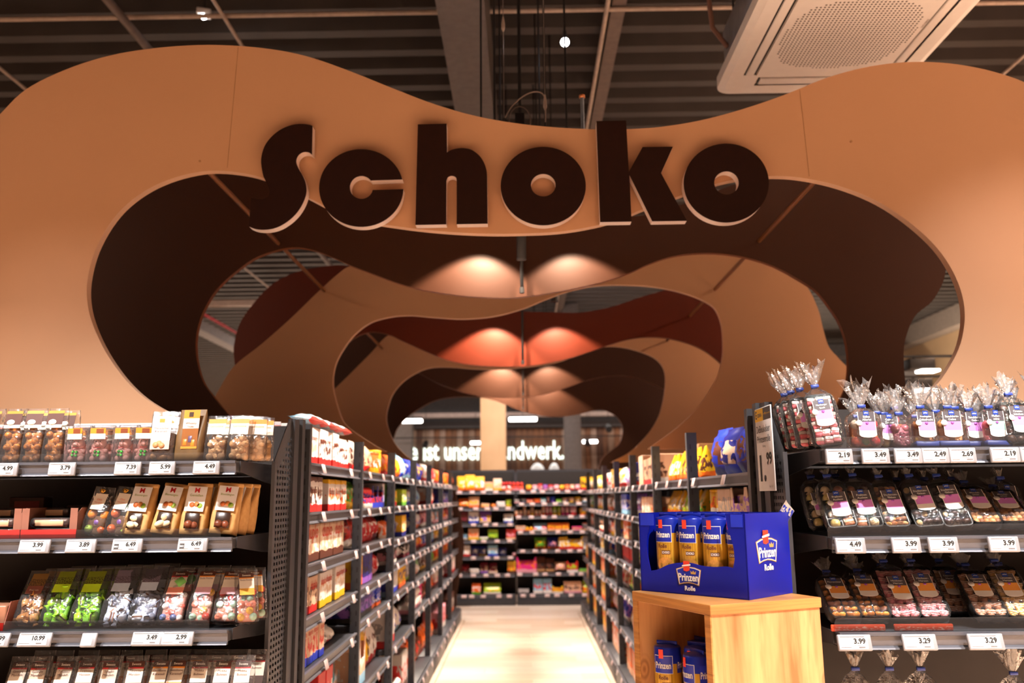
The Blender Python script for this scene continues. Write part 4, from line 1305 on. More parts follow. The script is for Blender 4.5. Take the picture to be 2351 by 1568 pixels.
t = thing('whiskey_bag', 'brown paper bag with an orange whiskey label', 'bag')
BRP = plain('#6a4e2c', .5, vary=.15, scale=40)
new('bag', block_bag(.088, .06, .162, BRP, 12), t)
lb = new('front_label', card(.052, .122, [ORANGE, CREAM, plain('#8a5322', .4), ORANGE], [.22, .48, .94]), t, (.006, -.0315, .036), (math.radians(-4), 0, 0))
letter('Whiskey', TXT_BR, lb, (0, -.001, .079), w=.036)
letter('Trüffel', TXT_BR, lb, (0, -.001, .069), w=.022)
new('emblem', cached('wh_emblem', lambda: MB().box(-.007, .007, -.0006, 0, 0, .015).mesh('emblem', plain('#3a2414', .5))), lb, (-.002, -.0002, .1))
for a, b, c in ((-.014, .02, '#e0792a'), (.002, .03, '#5b4a6b'), (.012, .018, '#e0862e')):
    new('printed_bottle', cached(('pb', c), lambda c=c: MB().rbox(-.006, .006, -.0006, 0, -.01, .01, .0002, 1).mesh('pbm', plain(c, .4))), lb, (a, -.0004, b))
put(t, 437, YF - .005, z, 3, -6)

for i, (px, lab) in enumerate(((497, 'beside the brown whiskey bag'), (549, 'second from the whiskey bag'), (588, 'beside the perforated panel'))):
    t = thing('pale_ball_bag', 'clear bag of pale cocoa-dusted balls with orange label, ' + lab, 'bag', group='pale ball bags on the top shelf')
    new('film', block_bag(.072 if i < 2 else .06, .056, .142, FILM, 40 + i), t)
    fill(t, PALE, .066 if i < 2 else .054, .05, .002, .08, .0118, 60 + i, 'cocoa_ball', core=plain('#a87f55', .8))
    lb = new('front_label', card(.056, .05, [ORANGE, CREAM], [.3]), t, (0, -.022, .082), (math.radians(-14), 0, 0))
    letter('Geröstete', plain('#c98a2c', .5), lb, (0, -.001, .026), w=.042)
    put(t, px, YF + (.0, .0, .03)[i], z, 3, (-3, 2, 12)[i])
    back_copy(t, .062, .002, .004, t['label'].replace('clear', 'rear-row'), 1)

# ================================================================== marzipan stand, second shelf
z = LZ[1] + .003
BR_CARD = plain('#8a5a4a', .6); RED_CARD = plain('#cf2019', .45)


def loaf_tray(xa, xb, lab):
    w = x_of(xb, 2.63, z) - x_of(xa, 2.63, z)
    t = thing('loaf_tray', lab, 'tray', group='marzipan loaf trays')
    new('tray_front', MB().box(-w / 2, w / 2, -.03, -.028, 0, .026).mesh('front', RED_CARD), t)
    new('tray_floor', MB().box(-w / 2, w / 2, -.03, .2, -.001, .0015).mesh('tfloor', RED_CARD), t)
    for s in (-1, 1):
        new('tray_side', cached('tray_side', lambda: MB().prism([[(-.03, 0), (.2, 0), (.2, .09), (-.005, .09), (-.03, .075)]], -.001, .001, plane='YZ').mesh('tside', BR_CARD)), t, (s * (w / 2 - .001), 0, 0))
        new('tray_ear', cached('tray_ear', lambda: MB().box(-.011, .011, -.001, .001, 0, .088).mesh('ear', BR_CARD)), t, (s * (w / 2 - .012), -.0285, .001))
    put(t, (xa + xb) / 2, 2.63, z)
    return t, w


CHOC = plain('#4a2a20', .35); LOAF_L = plain('#d9b48c', .5); LOAF_R = plain('#9c3b36', .5)
for xa, xb, lab in ((-62, 58, 'outer'), (58, 186, 'inner')):
    loaf_tray(xa, xb, 'red and brown cardboard tray of chocolate loaves, %s' % ('the inner one beside the marzipan fruit' if xa > 0 else 'the outer one'))
    for r in range(3):
        for lv in range(2 if r < 2 else 3):
            t = thing('marzipan_loaf', 'film-wrapped dark marzipan loaf with printed band in the %s tray' % ('inner' if xa > 0 else 'outer'), 'marzipan loaf', group='wrapped marzipan loaves in the %s tray' % lab)
            w = .115
            new('loaf', cached('loaf', lambda: MB().rbox(-w / 2, w / 2, -.018, .018, 0, .026, .010, 3).mesh('loaf', CHOC)), t)
            new('wrapper', cached('loafw', lambda: MB().rbox(-w / 2 - .006, w / 2 + .006, -.0195, .0195, -.0006, .0285, .010, 3).mesh('wrap', FILM)), t)
            new('printed_band', cached(('lband', r % 2), lambda: MB().rbox(-.045, .045, -.0205, .0, .004, .022, .001, 1).mesh('band', (LOAF_L, LOAF_R)[r % 2])), t)
            put(t, (xa + xb) / 2 + rnd.uniform(-3, 3), 2.655 + r * .045, z + .002 + lv * .0295, 0, rnd.uniform(-3, 3))
for px, yy, zz, c, lab in ((70, 2.95, .075, '#9c3b36', 'dark boxed loaf with a red band lying high behind the trays'), (200, 2.98, .045, '#6a4a42', 'dark ribbed chocolate box behind the marzipan fruit')):
    t = thing('dark_box', lab, 'box')
    new('box', MB().rbox(-.06, .06, -.03, .03, 0, .05, .004, 2).mesh('box', CHOC), t)
    new('band', MB().box(-.04, .045, -.0308, -.030, .01, .036).mesh('band', plain(c, .5)), t)
    new('support', MB().rbox(-.055, .055, -.028, .03, -zz, -.001, .004, 1).mesh('under', CHOC), t)
    put(t, px, yy, z + zz)

FRUIT = [ball_me('#8fb63a', .015, .4), ball_me('#7a4fa0', .014, .4), ball_me('#e08a2a', .015, .4), ball_me('#d9642e', .014, .4), ball_me('#9ab84a', .013, .4),
         cached('banana', lambda: MB().tube([(-.022, 0, .004), (-.010, 0, -.002), (.010, 0, -.002), (.022, 0, .004)], [.002, .0065, .0065, .002], 8).mesh('banana', plain('#e7b52c', .45)))]
for i, (px, lab) in enumerate(((215, 'beside the loaf trays'), (268, 'beside the kraft paper bags'))):
    t = thing('marzipan_fruit_bag', 'clear bag of colourful marzipan fruit with gold knot, ' + lab, 'bag', group='marzipan fruit bags')
    new('film', block_bag(.070, .055, .150, FILM, 70 + i), t)
    fill(t, FRUIT, .072, .05, .004, .078, .0145, 80 + i, 'marzipan_fruit', core=plain('#5a3a20', .8))
    lb = new('hang_label', card(.040, .052, [CREAM], []), t, (0, -.024, .078), (math.radians(-16), 0, 0))
    letter('Obst', plain('#d97b62', .5), lb, (0, -.001, .032), w=.018)
    letter('Marzipan', plain('#d97b62', .5), lb, (0, -.001, .022), w=.027)
    new('gold_knot', cached('gold_knot', lambda: MB().tube([(math.cos(a) * .008 * (1 + .4 * math.sin(3 * a)), -.004, math.sin(a) * .005) for a in [k * .5 for k in range(14)]], .002, 6).ball((0, -.005, 0), .004).mesh('knot', plain('#b3852f', .25, .8))), t, (.002, -.012, .136))
    put(t, px, 2.645, z, 8, -8, 6)

PALEM = plain('#ead6b0', .6)
NUTW = [cached('blanched', lambda: MB().ball((0, 0, 0), .011, 8, 6, 0, (1, .8, 1.5)).mesh('nut', PALEM))]
NUTB = [ball_me('#6b3520', .0125, .4), ball_me('#7d4128', .0125, .4)]
for i, (px, lean, ry, kind, lab) in enumerate(((314, 10, 4, 0, 'with blanched nuts, beside the marzipan fruit'), (378, 12, 7, 0, 'with blanched nuts, second from the marzipan fruit'), (444, 8, 3, 1, 'with dark round pralines, third from the marzipan fruit'), (511, 10, 5, 1, 'with dark round pralines, beside the perforated panel'))):
    t = thing('kraft_bag', 'kraft paper bag ' + lab, 'bag', group='kraft paper bags on the second shelf')
    new('bag', block_bag(.078, .058, .152, KRAFT, 90 + i, wob=.05), t)
    lb = new('front_label', card(.058, .078, [WHITE], []), t, (0, -.0335, .068), (math.radians(-9), 0, 0))
    letter('M', REDT, lb, (0, -.001, .066), w=.015, bold=.02)
    letter(('Biomangen', 'Biomangen', 'Genießen', 'Biomangen')[i], plain('#7d8a2e', .5), lb, (0, -.001, .050), w=.040)
    for a, b, c in ((-.008, .02, '#c46a36'), (.006, .022, '#d98a4a'), (.016, .018, '#8fb043')):
        new('printed_picture', cached(('kp', c), lambda c=c: MB().lathe([(0, 0), (.008, 0), (.008, .0005), (0, .0005)], 12).mesh('kpm', plain(c, .5))), lb, (a, -.0008, b), (math.radians(90), 0, 0))
    wn = new('window', cached('kwin', lambda: MB().rbox(-.022, .022, -.001, .001, 0, .046, .0006, 1).mesh('win', plain('#2f1c12', .3))), t, (0, -.0345, .016))
    fill(wn, (NUTW, NUTB)[kind], .046, .036, .0, .042, .0115, 95 + i, 'praline')
    new('folded_top', cached('ktop', lambda: MB().rbox(-.039, .039, -.006, .004, 0, .012, .002, 1).mesh('fold', KRAFT)), t, (0, 0, .146))
    put(t, px, 2.648, z, lean, -4 + 3 * i, ry)
    if i > 1:
        back_copy(t, .068, 0, .004, t['label'].replace('kraft', 'rear-row kraft'), 2 if i == 3 else 1, -18)

# ================================================================== marzipan stand, third shelf
z = LZ[2] + .003
GOLD = [candy_me('#a87440', .0135), candy_me('#c08e58', .0135), candy_me('#7a4a30', .0135)]
GREEN = [candy_me('#8fd81e', .0145, '#4a2f14'), candy_me('#a4e22c', .0145, '#4a2f14'), candy_me('#7cbf1e', .0145)]
BLUEW = [candy_me('#c9d6ee', .0145, '#7a4a2c'), candy_me('#dbe4f4', .0145, '#7a4a2c'), candy_me('#8f98b0', .0145)]
ROCK = [ball_me('#e7836a', .0115, .25), ball_me('#f0d9d0', .0115, .25), ball_me('#d9463a', .0115, .25), ball_me('#e6b23f', .0115, .25), ball_me('#a9d0bb', .0115, .25)]
MINT = [ball_me('#e9b6ab', .0105, .25), ball_me('#d96455', .0105, .25), ball_me('#f2e6e2', .0105, .25), ball_me('#6a80b8', .0105, .25)]
ORN = pack('#7a5a2c', '#c49a55', '#3a2414', 5, .1, .95, .4, .5, 18)
t = thing('red_candy_tray', 'red cardboard tray with brown boxes beside the gold-wrapped sweets', 'tray')
new('tray_front', MB().box(-.1, .055, -.03, -.028, 0, .022).mesh('f', RED_CARD), t)
new('tray_floor', MB().box(-.1, .055, -.028, .2, 0, .0015).mesh('fl', RED_CARD), t)
new('tray_side', MB().prism([[(-.03, 0), (.2, 0), (.2, .08), (0, .08)]], .053, .055, plane='YZ').mesh('s', plain('#8a4a3a', .6)), t)
new('boxed_sweets', MB().rbox(-.095, .048, -.01, .12, .002, .07, .006, 2).mesh('b', plain('#9a6a52', .4)), t)
put(t, -22, 2.62, z)


def sweet_bag(px, w, h, pcs, r, lab, cards, seed, group=None, lean=24, fh=.56, rz=0):
    t = thing('sweet_bag', lab, 'bag', group=group)
    new('film', block_bag(w, .05, h, FILM, seed), t)
    fill(t, pcs, w - .006, .046, .003, h * fh, r, seed, 'wrapped_sweet', core=plain({101: '#8a5a34', 102: '#6fae1c', 103: '#6fae1c', 104: '#aab4cc', 105: '#aab4cc', 106: '#c98a80'}.get(seed, '#b97a6a'), .6))
    cards(t, w, h)
    put(t, px, 2.645, z, lean, rz)
    return t


def top_card(c_orn, c_flat, txt=None):
    def f(t, w, h):
        ang = math.radians(-14)
        lb = new('header_label', card(w * .62, h * .42, [c_orn, c_flat], [.62]), t, (0, -.0215, h * .52), (ang, 0, 0))
        if txt:
            letter(txt, CREAM, lb, (0, -.001, h * .07), w=w * .35)
    return f


def sweets_card(c2, lines, pic):
    def f(t, w, h):
        lb = new('front_label', card(w * .62, h * .46, [BROWN_T, c2, CREAM, pic], [.2, .25, .70]), t, (0, -.0225, h * .47), (math.radians(-13), 0, 0))
        letter('Sweets', CREAM, lb, (0, -.001, h * .46 * .9), w=w * .36, bold=.01)
        for i, s in enumerate(lines):
            letter(s, TXT_BR, lb, (0, -.001, h * .46 * (.68 - .12 * i)), h=h * .036, maxw=w * .52)
    return f


GRN_ORN = pack('#6f7a1c', '#b7d82a', '#3d3a10', 2, .1, .96, .4, .5, 16); GRN_F = plain('#c3ea2a', .45)
BLU_ORN = pack('#6d6272', '#8a8296', '#4a3f46', 4, .1, .96, .4, .5, 16); BLU_F = plain('#c4d3ea', .45)
PKC = plain('#7e4a3e', .5)
s3 = [sweet_bag(62, .078, .165, GOLD, .0135, 'clear bag of gold-wrapped sweets with brown ornament label', top_card(ORN, PKC, 'Pralinen'), 101),
      sweet_bag(124, .082, .172, GREEN, .0145, 'clear bag of lime green wrapped sweets beside the gold-wrapped sweets', top_card(GRN_ORN, GRN_F), 102),
      sweet_bag(194, .088, .172, GREEN, .0145, 'clear bag of lime green wrapped sweets beside the blue-white sweets', top_card(GRN_ORN, GRN_F), 103),
      sweet_bag(262, .084, .175, BLUEW, .0145, 'clear bag of pale blue wrapped sweets beside the green sweets', top_card(BLU_ORN, BLU_F), 104),
      sweet_bag(328, .084, .178, BLUEW, .0145, 'clear bag of pale blue wrapped sweets beside the peppermint sweets', top_card(BLU_ORN, BLU_F), 105),
      sweet_bag(392, .080, .170, MINT, .0105, 'clear bag of small striped sweets with a green badge on its label', sweets_card(REDT, ['Candies'], plain('#e58f7c', .5)), 106),
      sweet_bag(457, .076, .170, ROCK, .0115, 'clear bag of fruit rock sweets beside the striped sweets', sweets_card(ORANGE, ['Rocks Früchte'], plain('#d9a9b8', .5)), 107),
      sweet_bag(516, .076, .168, ROCK, .0115, 'clear bag of fruit rock sweets, second from the striped sweets', sweets_card(ORANGE, ['Rocks Früchte'], plain('#d9a9b8', .5)), 108),
      sweet_bag(566, .07, .162, ROCK, .0115, 'clear bag of fruit rock sweets turned beside the perforated panel', sweets_card(ORANGE, ['Rocks Früchte'], plain('#e0a53f', .5)), 109, rz=25)]
lb = s3[5]
new('green_badge', MB().rbox(-.013, .013, -.001, 0, -.013, .013, .0004, 1).mesh('badge', plain('#6fae5a', .5)), lb, (.012, -.0235, .118), (math.radians(-13), math.radians(45), 0))
for o in s3:
    back_copy(o, .085, .0, 0, o['label'].replace('clear bag', 'shaded bag', 1) + ', back row')

# ================================================================== marzipan stand, lowest visible shelf
z = LZ[3] + .003
names = [('Gewürz', 'Mandeln', 20), ('Gewürz', 'Mandeln', 68), ('Tiramisu', 'Mandeln', 128), ('Tiramisu', 'Mandeln', 178), ('Schoko', 'Mandeln', 236), ('Tiramisu', 'Mandeln', 296), ('Gesalzene', 'Karamell', 350), ('Gesalzene', 'Karamell', 388), ('Mokka', 'Bohnen', 446), ('Mokka', 'Bohnen', 500), ('Mokka', 'Bohnen', 548)]
MAND = {'Gewürz': ['#a9713d', '#b9854e'], 'Tiramisu': ['#c9a27c', '#8a5a3c'], 'Schoko': ['#4a281a', '#5a3322'], 'Gesalzene': ['#c98f4e', '#b97a3a'], 'Mokka': ['#3a2014', '#472818']}
NTH = ['first', 'second', 'third', 'fourth']
cnt = {}
for i, (a, b, px) in enumerate(names):
    pcs = [ball_me(c, .0105, .45, (1, 1, 1.35)) for c in MAND[a]]
    cnt[a] = cnt.get(a, 0) + 1
    t = thing('almond_bag', 'clear bag labelled %s %s, %s of its kind from the outside' % (a, b, NTH[cnt[a] - 1]), 'bag', group='labelled almond bags on the lowest shelf')
    h = .19
    new('film', block_bag(.068, .048, h, FILM, 120 + i), t)
    fill(t, pcs, .062, .044, .003, .085, .0105, 130 + i, 'almond', core=plain(MAND[a][0], .6))
    sweets_card(REDT if a != 'Gesalzene' else ORANGE, [a, b], plain('#d98a52' if a != 'Mokka' else '#4a3026', .5))(t, .074, h)
    put(t, px, 2.60, z, 12 + rnd.uniform(-3, 3), rnd.uniform(-5, 5))
    back_copy(t, .10, .0, .012, t['label'].replace('clear bag', 'bag behind'), 1)

# ================================================================== jelly stand: cellophane bags tied with a blue band
TRAY = plain('#120f10', .25, vary=.05); BAND = plain('#2a3f8f', .4); LOGO = plain('#1f3d96', .4); LOGOT = plain('#f2f2f2', .5)
L_GREY = plain('#4d474c', .5, vary=.03); L_PINK = plain('#d987d9', .5, vary=.03); L_ORA = plain('#eda04a', .5, vary=.03); L_MINT = plain('#8fd9c4', .5, vary=.03); L_WHITE = plain('#f4efe9', .5, vary=.02)


def shop_label(parent, loc, lines, low, w=.044, h=.070, rx=0, rz=0):
    lb = new('product_label', card(w, h, [L_GREY, low, L_WHITE], [.43, .80], .006), parent, loc, (math.radians(rx), math.radians(rz), 0))
    for sg in (-1, 1):
        new('label_border', cached(('lbord', h), lambda: MB().box(-.0009, .0009, 0, .0008, 0, h).mesh('border', L_WHITE)), lb, (sg * (w / 2 + .0009), 0, 0))
    lg = new('logo_plate', cached('logo_plate', lambda: MB().box(-.0075, .0075, -.0006, 0, -.0065, .0065).mesh('lp', LOGO)), lb, (0, -.0003, h - .004))
    for i, s in enumerate(lines):
        letter(s, LOGOT, lb, (0, -.0008, h * (.79 - .125 * i)), h=.0062, maxw=w * .86, bold=.012)
    letter('arko', LOGOT, lb, (0, -.0014, h - .003), w=.011, bold=.02)
    new('round_seal', cached('round_seal', lambda: MB().lathe([(0, 0), (.0085, 0), (.0085, .0006), (0, .0006)], 18).mesh('rs', L_WHITE)), lb, (-w / 2, -.0012, h * .52), (math.radians(90), 0, 0))
    new('drop_mark', cached('drop_mark', lambda: MB().lathe([(0, 0), (.004, 0), (.004, .0005), (0, .0005)], 14).mesh('dm', plain('#a45ab8', .5))), lb, (0, -.0008, h * .52), (math.radians(90), 0, 0))
    return lb


def tuft(parent, z, s, seed, lean=0):
    """gathered neck, blue band and the flared cellophane end"""
    def make():
        mb = MB(); rd = random.Random(seed)
        ph = [rd.uniform(0, 6.28) for _ in range(4)]
        def fn(u, v):
            a = 2 * math.pi * u
            r = s * (.008 / .05 + v ** .8 * (.75 + .35 * math.sin(3 * a + ph[0]) + .25 * math.sin(7 * a + ph[1]) + .22 * math.sin(13 * a + ph[2])) * .62)
            zz = s * (v * (1.25 + .28 * math.sin(2 * a + ph[3]) + .2 * math.sin(9 * a + ph[1])) - .25 * max(0, v - .6))
            return (r * math.cos(a), r * .55 * math.sin(a), zz)
        mb.grid(fn, 30, 6, closed_u=True)
        return mb.mesh('tuft', RUFF)
    o = new('gathered_top', cached(('tuft', round(s, 4), seed), make), parent, (0, 0, z + .008), (math.radians(lean), 0, 0))
    new('blue_band', cached('blue_band', lambda: MB().lathe([(.0085, -.004), (.0095, -.004), (.0095, .005), (.0085, .005)], 14, sy=.7).rbox(-.011, .011, -.0085, -.0065, -.004, .005, .0005, 1).mesh('band', BAND)), parent, (0, 0, z + .004))
    return o


def cello_body(w, d, h, seed, taper=.28):
    """bag body that draws in to the neck at z = h"""
    def make():
        mb = MB(); n = 22; nv = 11
        vs = []
        for j in range(nv):
            v = j / (nv - 1)
            k = 1.0 if v < 1 - taper else max(.10, max(0.0, math.cos((v - (1 - taper)) / taper * math.pi / 2)) ** .75)
            b = .75 + .25 * min(1, v / .08)
            for i in range(n):
                a = 2 * math.pi * i / n; c, s_ = math.cos(a), math.sin(a)
                q = 1 + (hsh(i, j, seed) - .5) * .10
                vs.append((math.copysign(abs(c) ** .5, c) * w / 2 * k * b * q, math.copysign(abs(s_) ** .5, s_) * d / 2 * k * b * q, v * h))
        fs = [(j * n + i, j * n + (i + 1) % n, (j + 1) * n + (i + 1) % n, (j + 1) * n + i) for j in range(nv - 1) for i in range(n)]
        fs.append(list(range(n))[::-1])
        mb._add(vs, fs, 0, True)
        return mb.mesh('cellophane', CELLO)
    return cached(('cello', w, d, h, seed), make)


def tray_mesh(w, h, d=.022, dividers=0):
    """shallow black tray standing upright, open to -Y"""
    def make():
        mb = MB(); r = .012
        o = [(x, y + h / 2) for x, y in rr(w / 2, h / 2, r, 4)]; i = [(x, y + h / 2) for x, y in rr(w / 2 - .003, h / 2 - .003, r * .8, 4)]
        mb.prism([o, i], -d / 2, d / 2); mb.prism([o], d / 2 - .001, d / 2 + .001)
        for k in range(1, dividers):
            mb.box(-w / 2 + .003, w / 2 - .003, -d / 2, d / 2, h * k / dividers - .001, h * k / dividers + .001)
        if dividers:
            mb.box(-.001, .001, -d / 2, d / 2, .002, h - .002)
        return mb.mesh('tray', TRAY)
    return cached(('tray', w, h, d, dividers), make)


def grid_pieces(root, pcs, w, h, nx, nz, name, seed, y=-.004, z0=.006, scale=1.0):
    rd = random.Random(seed)
    for j in range(nz):
        for i in range(nx):
            me = pcs[(i + j * nx + seed) % len(pcs)]
            new(name, me, root, (-w / 2 + w * (i + .5) / nx + rd.uniform(-.001, .001), y, z0 + (h - z0) * (j + .5) / nz), (rd.uniform(-.2, .2), rd.uniform(-.25, .25), rd.uniform(-.2, .2)), (scale,) * 3)


def tray_bag(px, Y, z, w, h, pcs, nx, nz, lines, low, lab, seed, lean, rz=0, ry=0, dividers=0, group=None, lz=.40, tuft_s=.042, name='chocolate', lx=.0, scale=1.0):
    t = thing('tray_bag', lab, 'bag', group=group)
    new('tray', tray_mesh(w, h, .024, dividers), t, (0, 0, .002))
    grid_pieces(t, pcs, w - .008, h - .006, nx, nz, name, seed, scale=scale)
    new('cellophane', cello_body(w + .012, .044, h + .026, seed), t)
    shop_label(t, (lx, -.0235, h * lz), lines, low)
    tuft(t, h + .024, tuft_s, seed)
    put(t, px, Y, z, lean, rz, ry)
    return t


def loose_bag(px, Y, z, w, h, pcs, r, lines, low, lab, seed, lean=6, rz=0, group=None, core='#a0522d', tuft_s=.042, base=False, lbl=True):
    t = thing('jelly_bag', lab, 'bag', group=group)
    new('cellophane', cello_body(w, .055, h, seed, .35), t)
    fill(t, pcs, w - .010, .050, .004, h * .74, r, seed, 'jelly_sweet', core=plain(core, .6))
    if lbl:
        shop_label(t, (.0, -.0295, h * .27), lines, low, h=.066)
    if base:
        new('blue_base', cached(('bb', w), lambda: MB().rbox(-w / 2 + .002, w / 2 - .002, -.0285, .02, .0, .016, .003, 1).mesh('base', plain('#26346e', .5))), t)
    tuft(t, h - .004, tuft_s, seed)
    put(t, px, Y, z, lean, rz)
    return t


z = RZ[0] + .003; Y1 = 2.385
MARSH = [cube_me('#e8828a', '#f0dcd4', .0105), cube_me('#d9606c', '#f3e4de', .0105), cube_me('#ee9a9a', '#f6ebe6', .0105)]
JMIX = [ball_me('#e0522e', .0145, .2), ball_me('#7aa02c', .0145, .2), ball_me('#e7b23a', .0145, .2), ball_me('#f0d8c0', .0145, .2), ball_me('#c9303a', .0145, .2)]
PURP = [ball_me('#8a4656', .0125, .3), ball_me('#a85a64', .0125, .3)]
ORJ = [ball_me('#e9924e', .0145, .25, (1, 1, .8)), ball_me('#efa864', .0145, .25, (1, 1, .8)), ball_me('#f3bd8a', .0145, .25, (1, 1, .8))]
MIXJ = [ball_me('#d98a50', .014, .25), ball_me('#a8542e', .014, .25), ball_me('#e0a94a', .014, .25)]
PEP = [ball_me('#ef8a8f', .0135, .3, (1, 1, .7)), ball_me('#e5626e', .0135, .3, (1, 1, .7)), ball_me('#f5c9c6', .0135, .3, (1, 1, .7))]
DARKC = [ball_me('#3a1f16', .0125, .35), ball_me('#4a2a1c', .0125, .35)]
G1 = 'tied cellophane bags on the top shelf of the jelly stand'
a = tray_bag(1905, 2.36, z, .078, .150, MARSH, 3, 6, ['Hamburger', 'Speck'], L_PINK, 'black tray of pink and white marshmallow cubes in a tied cellophane bag', 1, 14, -4, -6, group=G1, tuft_s=.052, name='marshmallow')
for k, (dx, dy) in enumerate(((-.020, .07), (-.026, .135), (-.026, .20))):
    c = copy_tree(a); c.location = a.location + Vector((dx, dy, .0)); c['label'] = 'black marshmallow tray in a tied bag, %s behind the foremost' % ORD[k]
loose_bag(1988, Y1, z, .094, .118, JMIX, .0145, ['Süßes', 'Allerlei'], L_PINK, 'tied cellophane bag of mixed red, green and white jelly sweets', 2, group=G1, core='#d9803e', tuft_s=.056)
b2 = loose_bag(2040, 2.43, z, .058, .10, MIXJ, .0125, ['Gelee-', 'Zucker'], L_PINK, 'tied bag with half hidden label between jelly mix and purple jelly', 3, group=G1, tuft_s=.04)
loose_bag(2072, Y1 + .02, z, .070, .098, PURP, .0125, [], L_PINK, 'tied cellophane bag of dusky purple jelly balls', 4, group=G1, core='#a8606c', lbl=False, tuft_s=.04)
loose_bag(2124, Y1 + .01, z, .074, .115, MIXJ, .014, ['Fruchtgelee', 'Geleefrucht'], L_PINK, 'tied cellophane bag of amber and brown jelly slices on a blue base', 5, group=G1, base=True, core='#d08a48', tuft_s=.05)
loose_bag(2186, Y1, z, .082, .113, ORJ, .0145, ['Sanddorn-', 'Gelee'], L_PINK, 'tied cellophane bag of light orange jelly, label facing forward', 6, group=G1, base=True, core='#eda468', tuft_s=.046, rz=-8)
loose_bag(2236, Y1 + .025, z, .068, .108, ORJ, .0145, ['Sanddorn-', 'Gelee'], L_PINK, 'tied cellophane bag of light orange jelly, partly behind the pink bag', 7, group=G1, base=True, core='#eda468', tuft_s=.042)
loose_bag(2283, Y1, z, .078, .112, PEP, .0135, ['Pfeffer-', 'minz'], L_MINT, 'tied cellophane bag of pink sweets with a mint green label', 8, group=G1, base=True, core='#ee8a92', tuft_s=.044, rz=6)
tray_bag(2345, 2.37, z, .086, .120, DARKC, 3, 5, ['Creme-', 'hütchen'], L_PINK, 'black tray of small dark chocolates in a tied bag on the top shelf', 9, 14, 4, group=G1, lz=.30)
tray_bag(2412, 2.37, z, .086, .120, DARKC, 3, 5, ['Creme-', 'hütchen'], L_PINK, 'black tray of small dark chocolates at the outer end of the top shelf', 10, 14, 4, group=G1, lz=.30)
for k, px in enumerate((1975, 2025, 2065, 2110, 2160, 2205, 2250, 2300, 2340)):
    loose_bag(px, 2.50 + .02 * (k % 2), z, .066, .10 + .012 * (k % 3), (ORJ, PURP, PEP, MIXJ)[k % 4], .0145, [], L_PINK, '%s bag in the shaded back row of the top shelf, %s from the marshmallows' % (('orange', 'purple', 'pink', 'amber')[k % 4], ORD[min(k, 7)] if k < 8 else 'last'), 20 + k % 4, group='back row of the top jelly shelf', lbl=False, tuft_s=.046)

# second shelf: praline trays and nut chocolates
z = RZ[1] + .003
STRIPE = cached('stripe_praline', lambda: MB().rbox(-.013, .013, -.01, .01, -.012, -.003, .002, 1, 0).rbox(-.013, .013, -.01, .01, -.003, .004, .001, 1, 1).rbox(-.013, .013, -.01, .01, .004, .012, .002, 1, 0).mesh('stripe', [plain('#b9714a', .5), plain('#e9cfae', .5)]))
SWIRL = cached('swirl_praline', lambda: MB().rbox(-.012, .012, -.01, .01, -.012, .012, .003, 2, 0).box(-.0122, .0122, -.0104, -.0098, -.004, -.002, 1).box(-.0122, .0122, -.0104, -.0098, .003, .005, 1).mesh('swirl', [plain('#2f1810', .3), plain('#d9b48c', .5)]))
CUP = cached('cup_praline', lambda: MB().lathe([(0, -.010), (.012, -.009), (.0135, -.002), (.011, .005), (.007, .009), (0, .011)], 12).mesh('cup', plain('#a4674a', .45)))
PRAL = [STRIPE, ball_me('#e0c79c', .0135, .55), CUP, ball_me('#4a2718', .0125, .35), SWIRL, ball_me('#d9c06a', .0135, .6)]
G2 = 'tied chocolate bags on the second shelf of the jelly stand'
p1 = tray_bag(1937, 2.345, z, .076, .142, PRAL, 2, 5, ['Pralinen', 'Auslese'], L_PINK, 'black divided praline tray in a tied bag, nearest the perforated panel', 11, 33, -6, -5, 5, G2, .24, .018, 'praline', .004)
p2 = tray_bag(1997, 2.345, z, .076, .144, PRAL, 2, 5, ['Pralinen', 'Auslese'], L_PINK, 'black divided praline tray in a tied bag, beside the brittle bag', 12, 33, -4, -3, 5, G2, .27, .018, 'praline')
for o, n in ((p1, 'panel'), (p2, 'brittle')):
    c = copy_tree(o); c.location = o.location + Vector((-.02, .075, 0)); c['label'] = 'shaded praline tray behind the one on the %s side' % n
NUTP = [ball_me('#8a5a38', .011, .5, (1, 1, .6)), ball_me('#c99a6a', .010, .5, (1, 1, .6)), ball_me('#5a2f20', .012, .4, (1, 1, .6)), ball_me('#d9a45a', .010, .5, (1, 1, .6)), ball_me('#a8683c', .011, .5, (1, 1, .6))]
DNUT = [ball_me('#2f1812', .014, .35, (1, 1, .6)), ball_me('#3d2016', .014, .35, (1, 1, .6)), ball_me('#dcc08c', .0085, .5), ball_me('#351c14', .014, .35, (1, 1, .6))]
ALM = [ball_me('#b07a48', .0095, .5, (1, .7, 1)), ball_me('#c99560', .0095, .5, (1, .7, 1)), ball_me('#8a5530', .0095, .5, (1, .7, 1))]
tray_bag(2062, 2.345, z, .066, .138, NUTP, 4, 8, ['Studenten-', 'flikken'], L_PINK, 'tied bag of nut brittle pieces between praline trays and dark nut chocolates', 13, 33, 0, -2, 0, G2, .28, .019, 'brittle_piece', .004)
tray_bag(2136, 2.35, z, .076, .140, DNUT, 3, 5, ['Studenten-', 'flikken'], L_PINK, 'tied tray of dark nut chocolates beside the nut brittle bag', 14, 33, -3, -4, 0, G2, .36, .019, 'nut_chocolate', .004)
tray_bag(2202, 2.35, z, .076, .140, DNUT, 3, 5, ['Studenten-', 'flikken'], L_PINK, 'tied tray of dark nut chocolates beside the almond slivers', 15, 33, -3, -4, 0, G2, .38, .019, 'nut_chocolate', .004)
